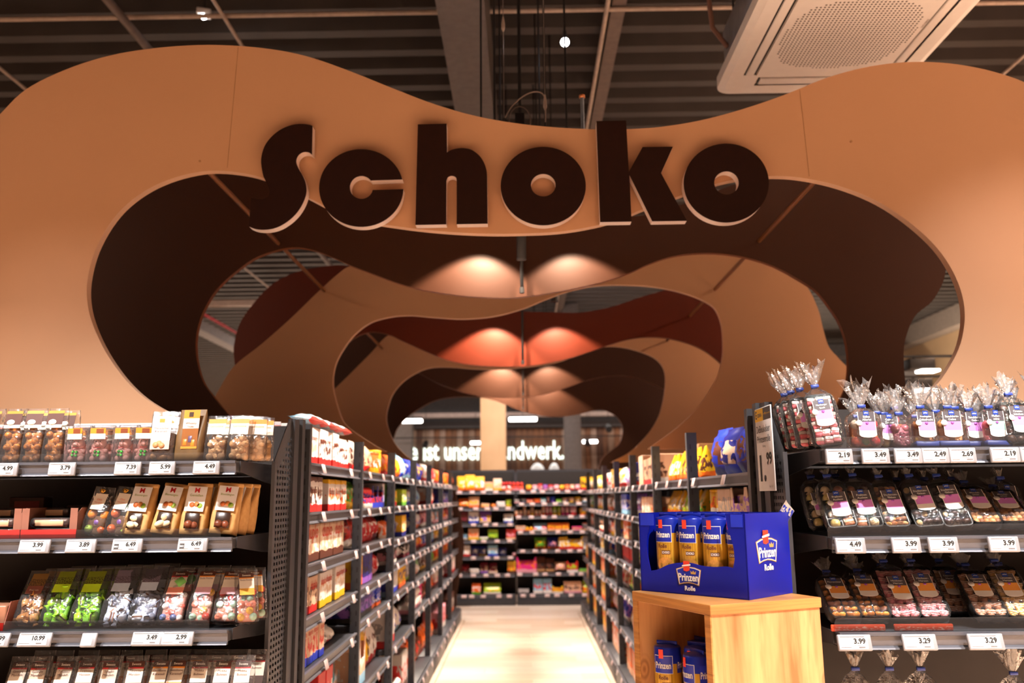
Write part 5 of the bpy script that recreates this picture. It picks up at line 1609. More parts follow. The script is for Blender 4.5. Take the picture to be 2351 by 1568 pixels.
tray_bag(2270, 2.36, z, .078, .145, ALM, 5, 9, ['Mandel-', 'splitter'], L_PINK, 'tied tray of almond slivers lying flat beside the dark nut chocolates', 16, 48, -4, 0, 0, G2, .36, .032, 'almond_sliver')
tray_bag(2335, 2.36, z, .078, .145, ALM, 5, 9, ['Mandel-', 'splitter'], L_PINK, 'tied tray of almond slivers lying flat at the outer end', 17, 54, -8, 0, 0, G2, .36, .032, 'almond_sliver')
for k, px in enumerate((2085, 2150, 2215, 2330)):
    tray_bag(px, 2.47, z, .072, .12, DNUT, 3, 4, [], L_PINK, 'shaded dark chocolate tray in the back row, %s from the praline trays' % ORD[k], 18, 20, 0, 0, 0, 'back row of the second jelly shelf', .4, .022, 'nut_chocolate')

# third shelf: florentines and hearts
z = RZ[2] + .003
HEART = lambda c: cached(('heart', c), lambda: MB().ball((-.006, 0, .003), .0095, 10, 7, 0, (1, 1, .9)).ball((.006, 0, .003), .0095, 10, 7, 0, (1, 1, .9)).ball((0, 0, -.006), .009, 10, 7, 0, (1, 1, 1)).box(-.013, .013, -.0098, -.009, .001, .0022, 1).box(-.010, .010, -.0098, -.009, -.005, -.004, 1).mesh('heart', [plain(c, .45), plain('#f3e3d6', .5)]))
FLO = [ball_me('#b9742e', .012, .3, (1, 1, .55)), ball_me('#d08c3a', .011, .3, (1, 1, .55)), ball_me('#9a5a24', .012, .3, (1, 1, .55))]
G3 = 'tied biscuit bags on the third shelf of the jelly stand'
tray_bag(1946, 2.35, z, .082, .150, FLO, 4, 7, ['Florentiner'], L_ORA, 'tied tray of golden florentines nearest the wooden crate', 30, 52, 0, 0, 2, G3, .42, .036, 'florentine')
tray_bag(2012, 2.36, z, .082, .148, FLO, 4, 7, ['Florentiner'], L_ORA, 'tied tray of golden florentines beside the raspberry hearts', 31, 50, -4, 0, 2, G3, .46, .036, 'florentine')
tray_bag(2082, 2.36, z, .078, .166, [HEART('#d98a93'), HEART('#cf7a84')], 3, 7, ['Himbeer-', 'Herzen'], L_ORA, 'tied tray of pink raspberry hearts beside the florentines', 32, 44, -2, 0, 0, G3, .34, .024, 'heart', .006)
tray_bag(2150, 2.36, z, .078, .168, [HEART('#d98a93'), HEART('#e09aa2')], 3, 7, ['Himbeer-', 'Herzen'], L_ORA, 'tied tray of pink raspberry hearts beside the cappuccino hearts', 33, 44, -2, 0, 0, G3, .38, .024, 'heart', .0)
tray_bag(2208, 2.46, z, .07, .15, [HEART('#a8765a'), HEART('#b98766')], 3, 6, ['Cappuccino-', 'Herzen'], L_ORA, 'shaded tray of brown cappuccino hearts set back beside the raspberry hearts', 34, 40, -2, 0, 0, G3, .38, .03, 'heart', .0)
tray_bag(2280, 2.36, z, .086, .160, [HEART('#b98262'), HEART('#c9967a')], 3, 6, ['Cappuccino-', 'Herzen'], L_ORA, 'tied tray of brown cappuccino hearts standing forward beside the lemon hearts', 35, 48, -4, 0, 0, G3, .40, .034, 'heart', .0)
tray_bag(2352, 2.36, z, .084, .165, [HEART('#d9a95f'), HEART('#e3bb78')], 3, 7, ['Limonen-', 'Herzen'], L_ORA, 'tied tray of yellow lemon hearts at the outer end', 36, 44, -3, 0, 0, G3, .38, .024, 'heart', -.004)
for k, px in enumerate((1985, 2050, 2118, 2240, 2330)):
    tray_bag(px, 2.50, z, .072, .118, DNUT, 3, 4, [], L_ORA, 'shaded dark tray in the back row of the third shelf, %s from the panel' % ORD[k], 37, 25, 0, 0, 0, 'back row of the third jelly shelf', .4, .024, 'nut_chocolate')
RSAUCE = plain('#d9401f', .4)
for k, (xa, xb) in enumerate(((1906, 2030), (2050, 2185))):
    u = x_of(xa, 2.33, z); v = x_of(xb, 2.33, z)
    tag(new('red_carton_insert', MB().rbox(u, v, 0, .008, 0, .017, .002, 1).mesh('insert', pack('#e5502c', '#d9401f', '#f3d0c0', k, .1, .95, .4, .58, 9)), None, (0, 2.318, z)), 'low red and white carton strip behind the acrylic guard, below the %s' % ('florentines', 'raspberry hearts')[k], 'carton')

# bags hung on hooks under the lowest shelf
for k, (px, w) in enumerate(((1962, .082), (2040, .072), (2112, .094))):
    Y = 2.40; zt = at_y(px, 1536, Y).z
    t = thing('hanging_bag', 'tied cellophane bag of brown nuts hanging on a hook, %s from the wooden crate' % ORD[k], 'bag', group='bags hanging below the third shelf')
    h = .19
    new('cellophane', cello_body(w, .06, h, 50 + k, .3), t)
    fill(t, [ball_me('#7a5a42', .012, .5), ball_me('#94705a', .012, .5)], w - .012, .052, .004, h * .66, .012, 60 + k, 'nut', core=plain('#5a4030', .7))
    tuft(t, h - .003, .032, 50 + k)
    new('hook', MB().tube([(0, 0, h + .02), (0, 0, h + .04), (0, .28, h + .04)], .002, 6).mesh('hook', plain('#8a8a90', .3, .8)), t)
    t.location = (x_of(px, Y, zt), Y, zt - h)
t = thing('hanging_bag', 'crumpled cellophane bag hanging in the shade at the outer end', 'bag', group='bags hanging below the third shelf')
new('cellophane', cello_body(.09, .06, .19, 55, .3), t)
fill(t, [ball_me('#5a3a28', .012, .5)], .078, .052, .004, .12, .012, 66, 'nut', core=plain('#3a2418', .7))
tuft(t, .187, .05, 55)
new('hook', MB().tube([(0, 0, .21), (0, 0, .245), (0, .2, .245)], .002, 6).mesh('hook', plain('#8a8a90', .3, .8)), t)
t.location = (x_of(2330, 2.5, .9), 2.5, .765)

# ================================================================== wooden display crate, blue box and biscuit rolls
OAK = wood_mat('knotty_oak', '#cd9b69', '#985f35', (1, 1, .12))
OAKE = wood_mat('oak_edge_band', '#b98347', '#8a5a2e', (.2, .2, 8), False)
F0 = at_z(1460 + 912 / 5.343, 1340 + 265 / 5.343, 1.20)
cr = thing('display_crate', 'open-fronted knotty wooden display crate beside the aisle', 'display crate', (F0.x, F0.y, 0), math.radians(24.2))
CW, CD, CH, T = .329, .344, 1.20, .024
new('side_panel', MB().box(.004, CW - .004, .004, T, 0, CH - T).mesh('side', OAK), cr)
new('side_panel', MB().box(.004, CW - .004, CD - T, CD - .004, 0, CH - T).mesh('side', OAK), cr)
new('top_panel', MB().rbox(0, CW, 0, CD, CH - T, CH, .0012, 1, smooth=False).mesh('top', OAKE), cr)
new('back_panel', MB().box(CW - T, CW - .004, T, CD - T, 0, CH - T).mesh('back', OAK), cr)
for zz in (.06, .46, .88):
    new('shelf_board', MB().box(.008, CW - T, T, CD - T, zz - T, zz).mesh('shelf', OAK), cr)
for y0 in (0.003, CD - T - .001):
    new('edge_band', MB().box(0.0, .004, y0, y0 + T - .002, 0, CH - T).mesh('edge', OAKE), cr)

BLUE = NT('blue_printed_carton'); BLUE.base(BLUE.ramp(BLUE.noise(BLUE.coord(), 6, 2), [(.3, lin('#0a1688')), (.7, lin('#0c1a98'))])); BLUE = BLUE.set(.28)
BLUE_IN = plain('#b59a7c', .7)
GOLDL = plain('#c9a05a', .35, .2); REDL = plain('#d63a26', .45); LW = plain('#f0ece8', .45, vary=.02); BL2 = plain('#12249c', .35); ROLLT = plain('#6a3a1c', .5)
B0 = at_z(1460 + 1390 / 5.343, 1340 + 205 / 5.343, 1.20)
BW, BD = .209, .324
BH = at_y(1707, 1180, B0.y).z - 1.20
bx_ = thing('biscuit_carton', 'dark blue cardboard display carton of biscuit rolls on the wooden crate', 'carton', (B0.x, B0.y, 1.2005), math.radians(44.4))
th = .003
new('bottom', MB().box(0, BW, 0, BD, 0, th).mesh('bottom', BLUE), bx_)
new('end_panel', MB().box(0, BW, 0, th, th, BH).mesh('end', BLUE), bx_)
new('end_panel', MB().box(0, BW, BD - th, BD, th, BH).mesh('end', BLUE), bx_)
new('rear_panel', MB().box(BW - th, BW, th, BD - th, th, BH).mesh('rear', BLUE), bx_)


def uv(x, y):
    yt = 780 + 0 * x; xl = 395 + (y - 780) / 630 * 10; xr = 1235 + (y - 780) / 710 * 40
    u = (x - xl) / (xr - xl); yb = 1410 + u * 80
    return u, (yb - y) / (yb - yt)


left_in = smooth_loop([(490, 780), (488, 880), (462, 985), (464, 1120), (490, 1252)], 4)
wave = smooth_loop([(490, 1252), (560, 1240), (640, 1205), (730, 1188), (830, 1190), (910, 1212), (1010, 1222), (1100, 1218), (1155, 1232)], 4)
right_in = smooth_loop([(1155, 1232), (1166, 1150), (1150, 1020), (1112, 900), (1100, 780)], 4)
cut = [uv(*p) for p in left_in + wave[1:] + right_in[1:]]
outl = [(0, 0), (0, 1), (cut[0][0], 1)] + [(u, min(1, v)) for u, v in cut[1:-1]] + [(cut[-1][0], 1), (1, 1), (1, 0)]
loop = [(BD * (1 - u), BH * v) for u, v in outl]
new('front_panel', MB().prism([loop], 0, th, plane='YZ').mesh('front', BLUE), bx_)
for a, b in ((.006, BD * .12), (BD * .845, BD - .006)):
    new('tear_tab', MB().box(-.0012, -.0002, a, b, BH * .84, BH - .002).mesh('tab', plain('#1a2fb8', .35)), bx_)


def emblem(root, s, loc, rot):
    e = new('emblem', cached('embl', lambda: MB().prism([[(-.5, .34), (-.25, .44), (0, .47), (.25, .44), (.5, .34), (.40, -.40), (.2, -.33), (0, -.30), (-.2, -.33), (-.40, -.40)]], -.012, 0).mesh('plate', GOLDL)), root, loc, rot, (s, .05, s * .70))
    new('white_plate', cached('embl2', lambda: MB().prism([[(-.475, .32), (-.24, .415), (0, .445), (.24, .415), (.475, .32), (.38, -.365), (.2, -.305), (0, -.275), (-.2, -.305), (-.38, -.365)]], -.02, -.012).mesh('plate2', LW)), e)
    new('blue_plate', cached('embl3', lambda: MB().prism([[(-.445, .30), (-.23, .385), (0, .415), (.23, .385), (.445, .30), (.35, -.33), (.2, -.275), (0, -.245), (-.2, -.275), (-.35, -.33)]], -.03, -.02).mesh('plate3', BL2)), e)
    new('red_badge', cached('embl4', lambda: MB().prism([[(-.12, .72), (.12, .72), (.12, .30), (0, .24), (-.12, .28)]], -.05, -.03).mesh('plate4', REDL)), e, (-.06, 0, 0))
    new('badge_script', cached('embl5', lambda: MB().prism([[(-.17, .46), (.17, .52), (.17, .60), (-.17, .53)]], -.06, -.05).mesh('plate5', LW)), e, (-.06, 0, 0))
    new('crown', cached('embl6', lambda: MB().prism([[(-.09, 0), (.09, 0), (.11, .15), (.05, .08), (0, .17), (-.05, .08), (-.11, .15)]], -.04, -.03).mesh('plate6', GOLDL)), e, (.20, 0, .13))
    me, tw, th_ = text_mesh('Prinzen', LW, .03)
    new('lettering', me, e, (0, -.045, -.03), (0, 0, 0), (.80 / tw, 1, .36 / th_))
    me, tw, th_ = text_mesh('Rolle', LW, .03)
    new('lettering', me, e, (.04, -.02, -.54), (0, 0, 0), (.42 / tw, 1, .22 / th_))
    return e


emblem(bx_, .076, (-.0006, BD * .525, BH * .22), (0, 0, -math.pi / 2))
emblem(bx_, .102, (BW * .45, -.0006, BH * .54), (0, 0, 0))

# biscuit roll
RH, RR = .196, .0345


def roll_mat():
    t = NT('gold_and_blue_wrapper'); v = t.coord('Generated'); sx = t.add('ShaderNodeSeparateXYZ'); t.link(v, sx.inputs[0])
    st = t.noise(t.coord('Object', (260, 260, 4)), 1.0, 2)
    gold = t.ramp(st, [(.3, lin('#a87c1c')), (.7, lin('#dcae3e'))])
    m = t.math('GREATER_THAN', sx.outputs[2], .74)
    t.base(t.mix(m, gold, lin('#152aa0'))); t.b.inputs['Metallic'].default_value = .15
    t.bump(st, .15, .002); return t.set(.28, .25)


ROLLM = roll_mat()
rmb = MB()
rmb.lathe([(.002, 0), (RR * .8, .001), (RR, .006), (RR, RH - .012), (RR * .93, RH - .008), (RR * .45, RH - .004), (.002, RH - .002)], 22)
rmb.rbox(-RR * .8, RR * .8, -.002, .002, RH - .006, RH + .004, .001, 1)
ROLL_ME = rmb.mesh('roll', ROLLM)


def bent(me, r, w, h, cz, ca=0.0, ecc=0.0):
    """copy of a flat mesh, scaled to w x h and wrapped on a cylinder of radius r at height cz, angle ca"""
    m = me.copy(); xs = [v.co.x for v in m.vertices]; zs = [v.co.z for v in m.vertices]
    mx, mz = (max(xs) + min(xs)) / 2, (max(zs) + min(zs)) / 2; sx = w / (max(xs) - min(xs)); sz = h / (max(zs) - min(zs))
    for v in m.vertices:
        a = (v.co.x - mx) * sx / r + ca
        v.co = (r * math.sin(a), -r * math.cos(a), cz + (v.co.z - mz) * sz)
    return m


def patch(mat, pts=None, n=8):
    mb = MB(); mb.grid(lambda u, v: (u - .5, 0, v - .5), n, 3, smooth=True)
    return mb.mesh('patch', mat)


BISC = plain('#c98a3a', .6, vary=.15, scale=220); BRN2 = plain('#5a2c18', .5)
disc = MB(); disc._add([(0, 0, 0)] + [(.5 * math.cos(k * .3142), 0, .5 * math.sin(k * .3142)) for k in range(20)], [(0, k + 1, (k + 1) % 20 + 1) for k in range(20)], 0, True)
DISC = disc.mesh('disc', BISC)
roll_parts = [('label_plate', bent(patch(LW), RR + .0006, .052, .044, RH * .745)), ('blue_plate', bent(patch(BL2), RR + .0010, .0495, .041, RH * .745)),
              ('red_badge', bent(patch(REDL), RR + .0014, .013, .022, RH * .875, -.12)), ('lettering', bent(text_mesh('Prinzen', LW, .03)[0], RR + .0016, .043, .016, RH * .735)),
              ('rolle_lettering', bent(text_mesh('Rolle', ROLLT, .03)[0], RR + .0012, .026, .0105, RH * .585)), ('flavour_plate', bent(patch(BRN2), RR + .0012, .024, .010, RH * .50, .25)),
              ('flavour_lettering', bent(text_mesh('SCHOKO', LW, .02)[0], RR + .0016, .021, .0065, RH * .50, .25)), ('printed_biscuit', bent(DISC, RR + .0012, .046, .040, RH * .335, .18)),
              ('printed_chocolate', bent(patch(BRN2), RR + .0010, .03, .012, RH * .20, .2)), ('side_plate', bent(patch(BL2), RR + .0008, .036, .041, RH * .745, 1.6)), ('side_lettering', bent(text_mesh('Prinzen', LW, .03)[0], RR + .0014, .033, .016, RH * .735, 1.6))]


def roll(loc, ang, lab, group):
    t = thing('biscuit_roll', lab, 'biscuit roll', loc, math.radians(ang), group)
    new('wrapper', ROLL_ME, t)
    for n, m in roll_parts:
        new(n, m, t)
    return t


M_box = Matrix.Translation(bx_.location) @ Matrix.Rotation(math.radians(44.4), 4, 'Z')
for r in range(2):
    for k in range(4):
        u = .062 + .0735 * k
        p = M_box @ Vector((.048 + r * .074, BD - u, th))
        roll(tuple(p), -46 + rnd.uniform(-10, 10) + (0, 8, 4, -20)[k], 'biscuit roll in the front row of the blue carton, %s from its far end' % ORD[k] if r == 0 else 'gold and blue biscuit roll in the rear row of the blue carton', 'biscuit rolls in the blue carton')
M_cr = Matrix.Translation(cr.location) @ Matrix.Rotation(math.radians(24.2), 4, 'Z')
for k, (a, b, ang, lab) in enumerate(((.055, .27, -30, 'in the wooden crate, nearest its far side'), (.11, .215, -40, 'in the wooden crate, set back in the middle'), (.052, .135, -66, 'in the wooden crate, turned to show its whole label'), (.10, .065, -40, 'in the wooden crate, half behind its front edge'), (.17, .28, -60, 'in the wooden crate, in the dark back'))):
    p = M_cr @ Vector((a, b, .8805)); roll(tuple(p), ang, 'gold and blue biscuit roll ' + lab, 'biscuit rolls in the wooden crate')
# loose foil corner sticking up behind the carton
t = thing('torn_wrapper', 'crumpled blue and silver foil corner sticking up behind the blue carton', 'wrapper')
new('foil', MB().grid(lambda u, v: ((u - .5) * .035, .006 * math.sin(5 * u), v * .05 * (1 - .3 * u)), 6, 6).mesh('foil', pack('#2a3fb0', '#1a2a90', '#c9c4c0', 2, .3, .7, .25, .5, 4, '#cfc7c0')), t)
p = at_y(1795, 1190, 2.40); t.location = tuple(p); t.rotation_euler = (.3, .5, .3)

# ================================================================== goods along both runs
CN = {'wht': ('#efe6e0', 'white'), 'red': ('#c9231f', 'red'), 'brn': ('#5a3020', 'brown'), 'lbl': ('#8fc0dc', 'azure'), 'blu': ('#1f38b8', 'blue'), 'nav': ('#1a2278', 'navy'),
      'yel': ('#efb81e', 'yellow'), 'org': ('#e8661c', 'orange'), 'pnk': ('#e39aa8', 'pink'), 'mag': ('#d81c7c', 'magenta'), 'prp': ('#8f5cc0', 'purple'), 'grn': ('#5aa02c', 'green'),
      'lim': ('#a9c92c', 'lime'), 'bei': ('#d9b79a', 'beige'), 'krf': ('#b98a5c', 'tan'), 'tel': ('#2c8fa4', 'teal'), 'blk': ('#1a1514', 'black'), 'gry': ('#a49c9a', 'grey'), 'sil': ('#c9c6c8', 'silver'), 'pch': ('#eab48f', 'peach'), 'wne': ('#6a1a2a', 'wine')}
KN = {'C': 'carton', 'P': 'pouch', 'B': 'bag', 'R': 'tin', 'F': 'bar stack', 'T': 'tray pack', 'D': 'cardboard display'}
KOBJ = {'C': 'carton', 'P': 'foil_pouch', 'B': 'stand_up_bag', 'R': 'round_tin', 'F': 'bar_stack', 'T': 'tray_pack', 'D': 'cardboard_display'}


def goods_mesh(kind, cols, w, h, d, seed):
    c = [CN[k][0] for k in cols]
    m = pack(c[0], c[1], c[2], seed % 5, .22 if kind != 'R' else .3, .86, .3 if kind in 'PBF' else .42, .53, 4.0, c[3] if len(c) > 3 else None)
    key = ('goods', kind, cols, w, h, d, seed)
    def make():
        if kind == 'C':
            return MB().rbox(-w / 2 + .002, w / 2 - .002, 0, d, 0, h, .0025, 1, smooth=False).mesh('carton', m)
        if kind == 'P':
            return None
        if kind == 'R':
            return MB().lathe([(.002, 0), (w * .44, 0), (w * .47, .004), (w * .47, h * .86), (w * .45, h * .88), (w * .48, h * .9), (w * .48, h * .97), (w * .3, h), (.002, h)], 16).mesh('tin', m)
        if kind == 'F':
            mb = MB(); n = max(2, int(h / .018))
            for i in range(n):
                o = (hsh(seed, i) - .5) * .012
                mb.rbox(-w / 2 + .003 + o, w / 2 - .003 + o, .002, d * .9, i * h / n, (i + .94) * h / n, .004, 2)
            return mb.mesh('bars', m)
        if kind == 'T':
            mb = MB(); n = max(2, int(w / .045))
            for i in range(n):
                mb.ball((-w / 2 + w * (i + .5) / n, .025, h * .62), w / n * .48, 10, 7, 0, (1, 1, 1.1))
            mb.rbox(-w / 2, w / 2, 0, d * .6, 0, h * .4, .002, 1)
            return mb.mesh('trayp', m)
        if kind == 'D':
            mb = MB()
            mb.prism([[(-w / 2, 0), (w / 2, 0), (w / 2, h), (w / 2 - .02, h), (w * .3, h * .5), (-w * .3, h * .5), (-w / 2 + .02, h), (-w / 2, h)]], 0, .003)
            mb.box(-w / 2, -w / 2 + .002, .003, d, 0, h * .8); mb.box(w / 2 - .002, w / 2, .003, d, 0, h * .8); mb.rbox(-w / 2 + .008, w / 2 - .008, .02, d, .002, h * .78, .008, 2)
            return mb.mesh('display', m)
    if kind == 'P':
        me = pouch_mesh(w, min(d, .6 * w), h, m, seed); return me
    if kind == 'B':
        return block_bag(w, min(d, .7 * w), h, m, seed, wob=.07)
    return cached(key, make)


def stock(spec, X, y0, W, z, rot, where, seed, depth=.16, h_max=.17):
    """spec: 'kind:cols:count:width:height[:gap]' entries from the near end of the bay to the far end"""
    y = y0 + .045
    grp = 'goods on the ' + where
    used = {}
    for e in spec.split():
        f = e.split(':')
        if f[0] == '_':
            y += float(f[1]); continue
        kind, cols, n, w, h = f[0], tuple(f[1].split(',')), int(f[2]), float(f[3]), float(f[4])
        h = min(h, h_max)
        up = float(f[5]) if len(f) > 5 else 0.0
        back = float(f[6]) if len(f) > 6 else 0.0
        nm = CN[cols[0]][1] + ' and ' + CN[cols[1]][1] + ' ' + KN[kind] + ', ' + where
        yy = y
        for i in range(n):
            if yy + w > y0 + W - .02:
                break
            me = goods_mesh(kind, cols, w, h, depth, seed % 3 + i % 2)
            j = (hsh(seed, i, z) - .5)
            off = .03 + abs(j) * .02 + back + (.06 if kind in 'P' else (.06 if kind in 'BR' else 0))
            s = 1 if rot > 0 else -1
            o = tag(new(KOBJ[kind], me, None, (X - s * off, yy + w / 2, z + .002 + up), ((-.12 + j * .1) if kind == 'P' else 0, 0, rot + j * (.25 if kind in 'PB' else .08))), nm, KN[kind], grp)
            yield o, kind, w, h, s, off
            yy += w + (.004 if kind in 'CFD' else .008)
        if up == 0 and back == 0:
            y = yy


GOODS_L = [
    ['C:wht,red,bei:2:.13:.15 C:wht,red,brn:3:.12:.15 C:wht,red,brn:2:.11:.13 _:.03 P:lbl,wht,blu:1:.12:.2',
     'C:wht,red,brn,brn:2:.125:.145 C:wht,red,brn,brn:1:.10:.145 _:.10 C:wht,red,org,yel:1:.13:.135 C:wht,red,org,yel:2:.11:.135',
     'C:wht,red,org:1:.06:.15 _:.015 C:bei,brn,wht:2:.24:.15 C:bei,brn,wht:1:.22:.155 _:.02 P:red,wht,pnk:1:.10:.12',
     'C:bei,wne,brn:1:.17:.145 C:bei,red,brn:1:.14:.14 _:.03 C:wht,yel,bei:2:.12:.14 _:.04 C:wht,yel,bei:2:.11:.15',
     'C:bei,blu,red:5:.085:.145 _:.06 P:wht,red,gry:2:.14:.07',
     'P:tel,red,wht:3:.12:.17 C:red,wne,wht:2:.12:.2 P:tel,lbl,wht:2:.12:.18',
     'C:red,wht,brn:4:.12:.25 P:wht,red,brn:3:.14:.24'],
    ['P:wht,red,brn:2:.14:.165 P:pch,red,wne:2:.15:.165 R:org,yel,wht:2:.09:.13 R:yel,org,wht:1:.09:.15',
     'P:grn,yel,org:2:.12:.15 T:red,wht,nav:2:.11:.13 D:nav,blu,red:2:.16:.12 C:wht,nav,blu:1:.06:.14',
     'P:red,wht,wne:3:.12:.15 P:red,red,wht:3:.13:.16 P:red,wne,wht:1:.12:.15',
     'C:yel,org,red:2:.13:.17 C:nav,prp,blk:2:.14:.16 P:red,pnk,wht:3:.12:.12',
     'C:nav,blk,prp:3:.17:.15 F:blu,org,wht:2:.15:.10 P:nav,blu,org:1:.12:.12',
     'D:pch,lbl,wht:2:.17:.24 P:yel,org,brn:2:.15:.22 P:wht,red,brn:3:.10:.2',
     'C:brn,wht,red:4:.12:.26 C:lbl,blu,wht:3:.13:.24'],
    ['P:org,red,yel:3:.14:.15 P:yel,org,red:2:.14:.15 P:lbl,blu,wht:2:.16:.17',
     'C:grn,lim,yel:2:.12:.15 R:yel,red,grn:2:.10:.10 P:prp,blk,wht:1:.10:.15 C:lim,grn,wht:2:.10:.11',
     'P:org,bei,wht:2:.14:.12 P:nav,blu,wht:2:.13:.15 C:yel,nav,wht:2:.10:.14 P:blu,nav,sil:1:.12:.15',
     'C:blk,wht,pnk:2:.16:.13 P:wht,pnk,gry:2:.16:.09 C:blk,wne,wht:2:.14:.13',
     'C:blu,lbl,wht:2:.12:.16 C:sil,blu,wht:2:.11:.15 C:yel,org,nav:3:.11:.17',
     'C:wht,red,gry:2:.16:.2 P:wht,lbl,blu:3:.15:.16',
     'T:wht,red,pch:4:.16:.14 C:wht,brn,red:2:.14:.25'],
    ['P:blu,lbl,wht:3:.15:.165 P:nav,blu,yel:3:.15:.165', 'P:wht,blu,lbl:3:.14:.12 P:lbl,wht,blu:2:.15:.15 P:gry,wht,lbl:1:.12:.12', 'C:blu,nav,wht:1:.12:.15 P:org,wht,red:3:.14:.15 P:wht,org,blu:2:.13:.14',
     'P:yel,org,wht:3:.15:.15 P:org,red,yel:3:.14:.15', 'P:gry,lim,wht:2:.16:.14 P:wht,org,pch:2:.18:.10 P:grn,wht,gry:1:.13:.13', 'T:wht,pnk,wht:3:.20:.17 C:mag,wht,pnk:1:.08:.15', 'P:org,brn,wht:3:.15:.24 P:brn,org,red:3:.15:.2'],
    ['P:wht,red,org:3:.15:.165 P:red,wht,pnk:3:.14:.165', 'C:wht,red,pch:4:.12:.15 P:red,org,wht:3:.12:.13', 'P:pnk,wht,wne:3:.14:.15 P:wht,pnk,red:3:.14:.15',
     'P:blu,red,wht:3:.14:.15 P:lbl,blu,red:3:.14:.14', 'P:brn,yel,wht:3:.14:.14 P:grn,wht,brn:3:.14:.13', 'P:brn,org,red:4:.14:.18 P:org,red,brn:2:.13:.17', 'P:org,red,brn:6:.14:.2'],
    ['P:org,red,yel:6:.15:.15', 'C:nav,blu,prp:3:.12:.15 P:prp,blu,wht:4:.12:.13', 'P:lbl,pnk,org:3:.14:.15 P:org,wht,yel:3:.14:.14', 'P:yel,brn,wht:3:.14:.14 P:bei,yel,brn:3:.14:.13', 'P:org,yel,red:6:.14:.15', 'P:wht,red,pnk:6:.14:.16', 'C:pnk,wht,red:6:.13:.2'],
    ['P:org,yel,red:6:.15:.15', 'P:blu,prp,wht:6:.14:.14', 'P:red,pnk,wht:6:.14:.14', 'P:yel,org,brn:6:.14:.14', 'P:org,red,yel:6:.14:.14', 'C:wht,red,pnk:6:.14:.16', 'C:brn,org,wht:6:.14:.2'],
]
GOODS_R = [
    ['P:nav,blu,pch:1:.13:.2 P:blu,nav,brn:2:.17:.195 P:nav,blu,bei:1:.17:.19 P:blu,nav,brn:1:.17:.2 P:nav,blu,bei:1:.14:.2',
     'D:bei,krf,prp:2:.2:.12 C:bei,krf,gry:2:.11:.11 R:yel,wht,org:2:.11:.13', 'C:bei,prp,wht:5:.16:.15', 'P:yel,red,wht:6:.15:.15', 'P:prp,wht,yel:6:.15:.18', 'C:bei,brn,red:6:.15:.24', 'C:krf,brn,wht:6:.15:.24'],
    ['B:yel,org,brn:5:.10:.15 C:krf,bei,org:2:.13:.19:0:.13 B:yel,org,wht:3:.11:.145',
     'B:yel,wht,grn:2:.13:.13 B:lim,yel,red:2:.12:.13 B:yel,org,wht:3:.12:.14', 'P:wht,lbl,gry:6:.14:.15', 'P:wht,gry,lbl:6:.14:.17', 'C:wht,gry,blu:6:.14:.2', 'C:org,yel,wht:6:.14:.24', 'C:yel,org,wht:6:.14:.24'],
    ['C:pch,wht,brn:3:.095:.17 C:pch,red,brn:3:.10:.16 C:bei,pch,gry:2:.11:.19',
     'C:pch,red,org:3:.12:.13 C:pch,red,wht:3:.12:.13 P:prp,wht,org:2:.12:.15', 'P:wht,lbl,gry:3:.14:.13 P:wht,gry,org:3:.14:.14', 'C:wht,bei,gry:3:.13:.17 P:wht,lim,gry:3:.14:.13', 'C:wht,lbl,gry:6:.13:.18', 'P:blu,grn,wht:6:.14:.22', 'C:krf,bei,org:6:.14:.24'],
    ['C:nav,red,wht:2:.13:.16 P:prp,pnk,wht:5:.13:.165', 'P:prp,wht,pnk:4:.13:.155 C:blu,lbl,wht:3:.11:.15', 'P:wht,bei,gry:3:.15:.13 C:org,pch,wht:3:.13:.17', 'P:wht,pch,lim:2:.16:.13 C:red,wne,red:4:.14:.165',
     'P:grn,lim,org:2:.2:.2 P:lim,grn,red:2:.18:.19', 'C:org,krf,wht:3:.14:.24 P:krf,org,wht:3:.14:.22', 'C:org,pch,krf:6:.14:.24'],
    ['P:wht,red,yel:2:.13:.165 C:yel,org,wht:3:.08:.16 P:pnk,wht,red:3:.13:.165', 'P:lbl,gry,wht:3:.14:.13 P:wht,pnk,red:3:.14:.14', 'R:yel,wht,blu:4:.12:.15 R:org,yel,wht:3:.11:.12', 'C:org,yel,red:2:.10:.165 P:red,pnk,org:4:.13:.15', 'P:bei,wht,red:3:.14:.18 P:wht,pch,blu:3:.14:.18', 'P:prp,wht,blu:3:.16:.22 P:pnk,org,wht:3:.15:.2', 'C:org,pch,wht:6:.14:.24'],
    ['P:gry,wht,red:3:.14:.16 P:wht,gry,pch:3:.13:.16', 'P:pch,org,wht:6:.14:.15', 'P:wne,org,brn:3:.13:.15 T:pch,red,wht:3:.14:.14', 'R:blu,lbl,yel:3:.12:.15 C:yel,gry,wht:3:.12:.14', 'C:org,krf,pch:6:.13:.2', 'C:yel,org,pch:6:.13:.2', 'C:yel,pch,org:6:.13:.24'],
    ['P:lim,yel,wht:3:.14:.16 P:yel,wht,gry:3:.14:.16', 'P:org,yel,wht:6:.14:.15', 'P:blk,wht,gry:6:.13:.14', 'P:blu,yel,wht:6:.14:.14', 'C:org,yel,pch:6:.13:.2', 'C:krf,org,wht:6:.13:.2', 'C:yel,krf,org:6:.13:.24'],
    ['P:yel,red,wht:6:.14:.15', 'P:grn,yel,wht:6:.14:.14', 'P:org,pch,wht:6:.13:.14', 'P:wht,gry,lbl:6:.14:.14', 'C:yel,org,pch:6:.13:.2', 'C:org,krf,wht:6:.13:.2', 'C:krf,yel,org:6:.13:.24'],
]
DUP = plain('#c23a22', .5); DUPD = plain('#2a1c18', .5); BUE = plain('#7a3a22', .5)
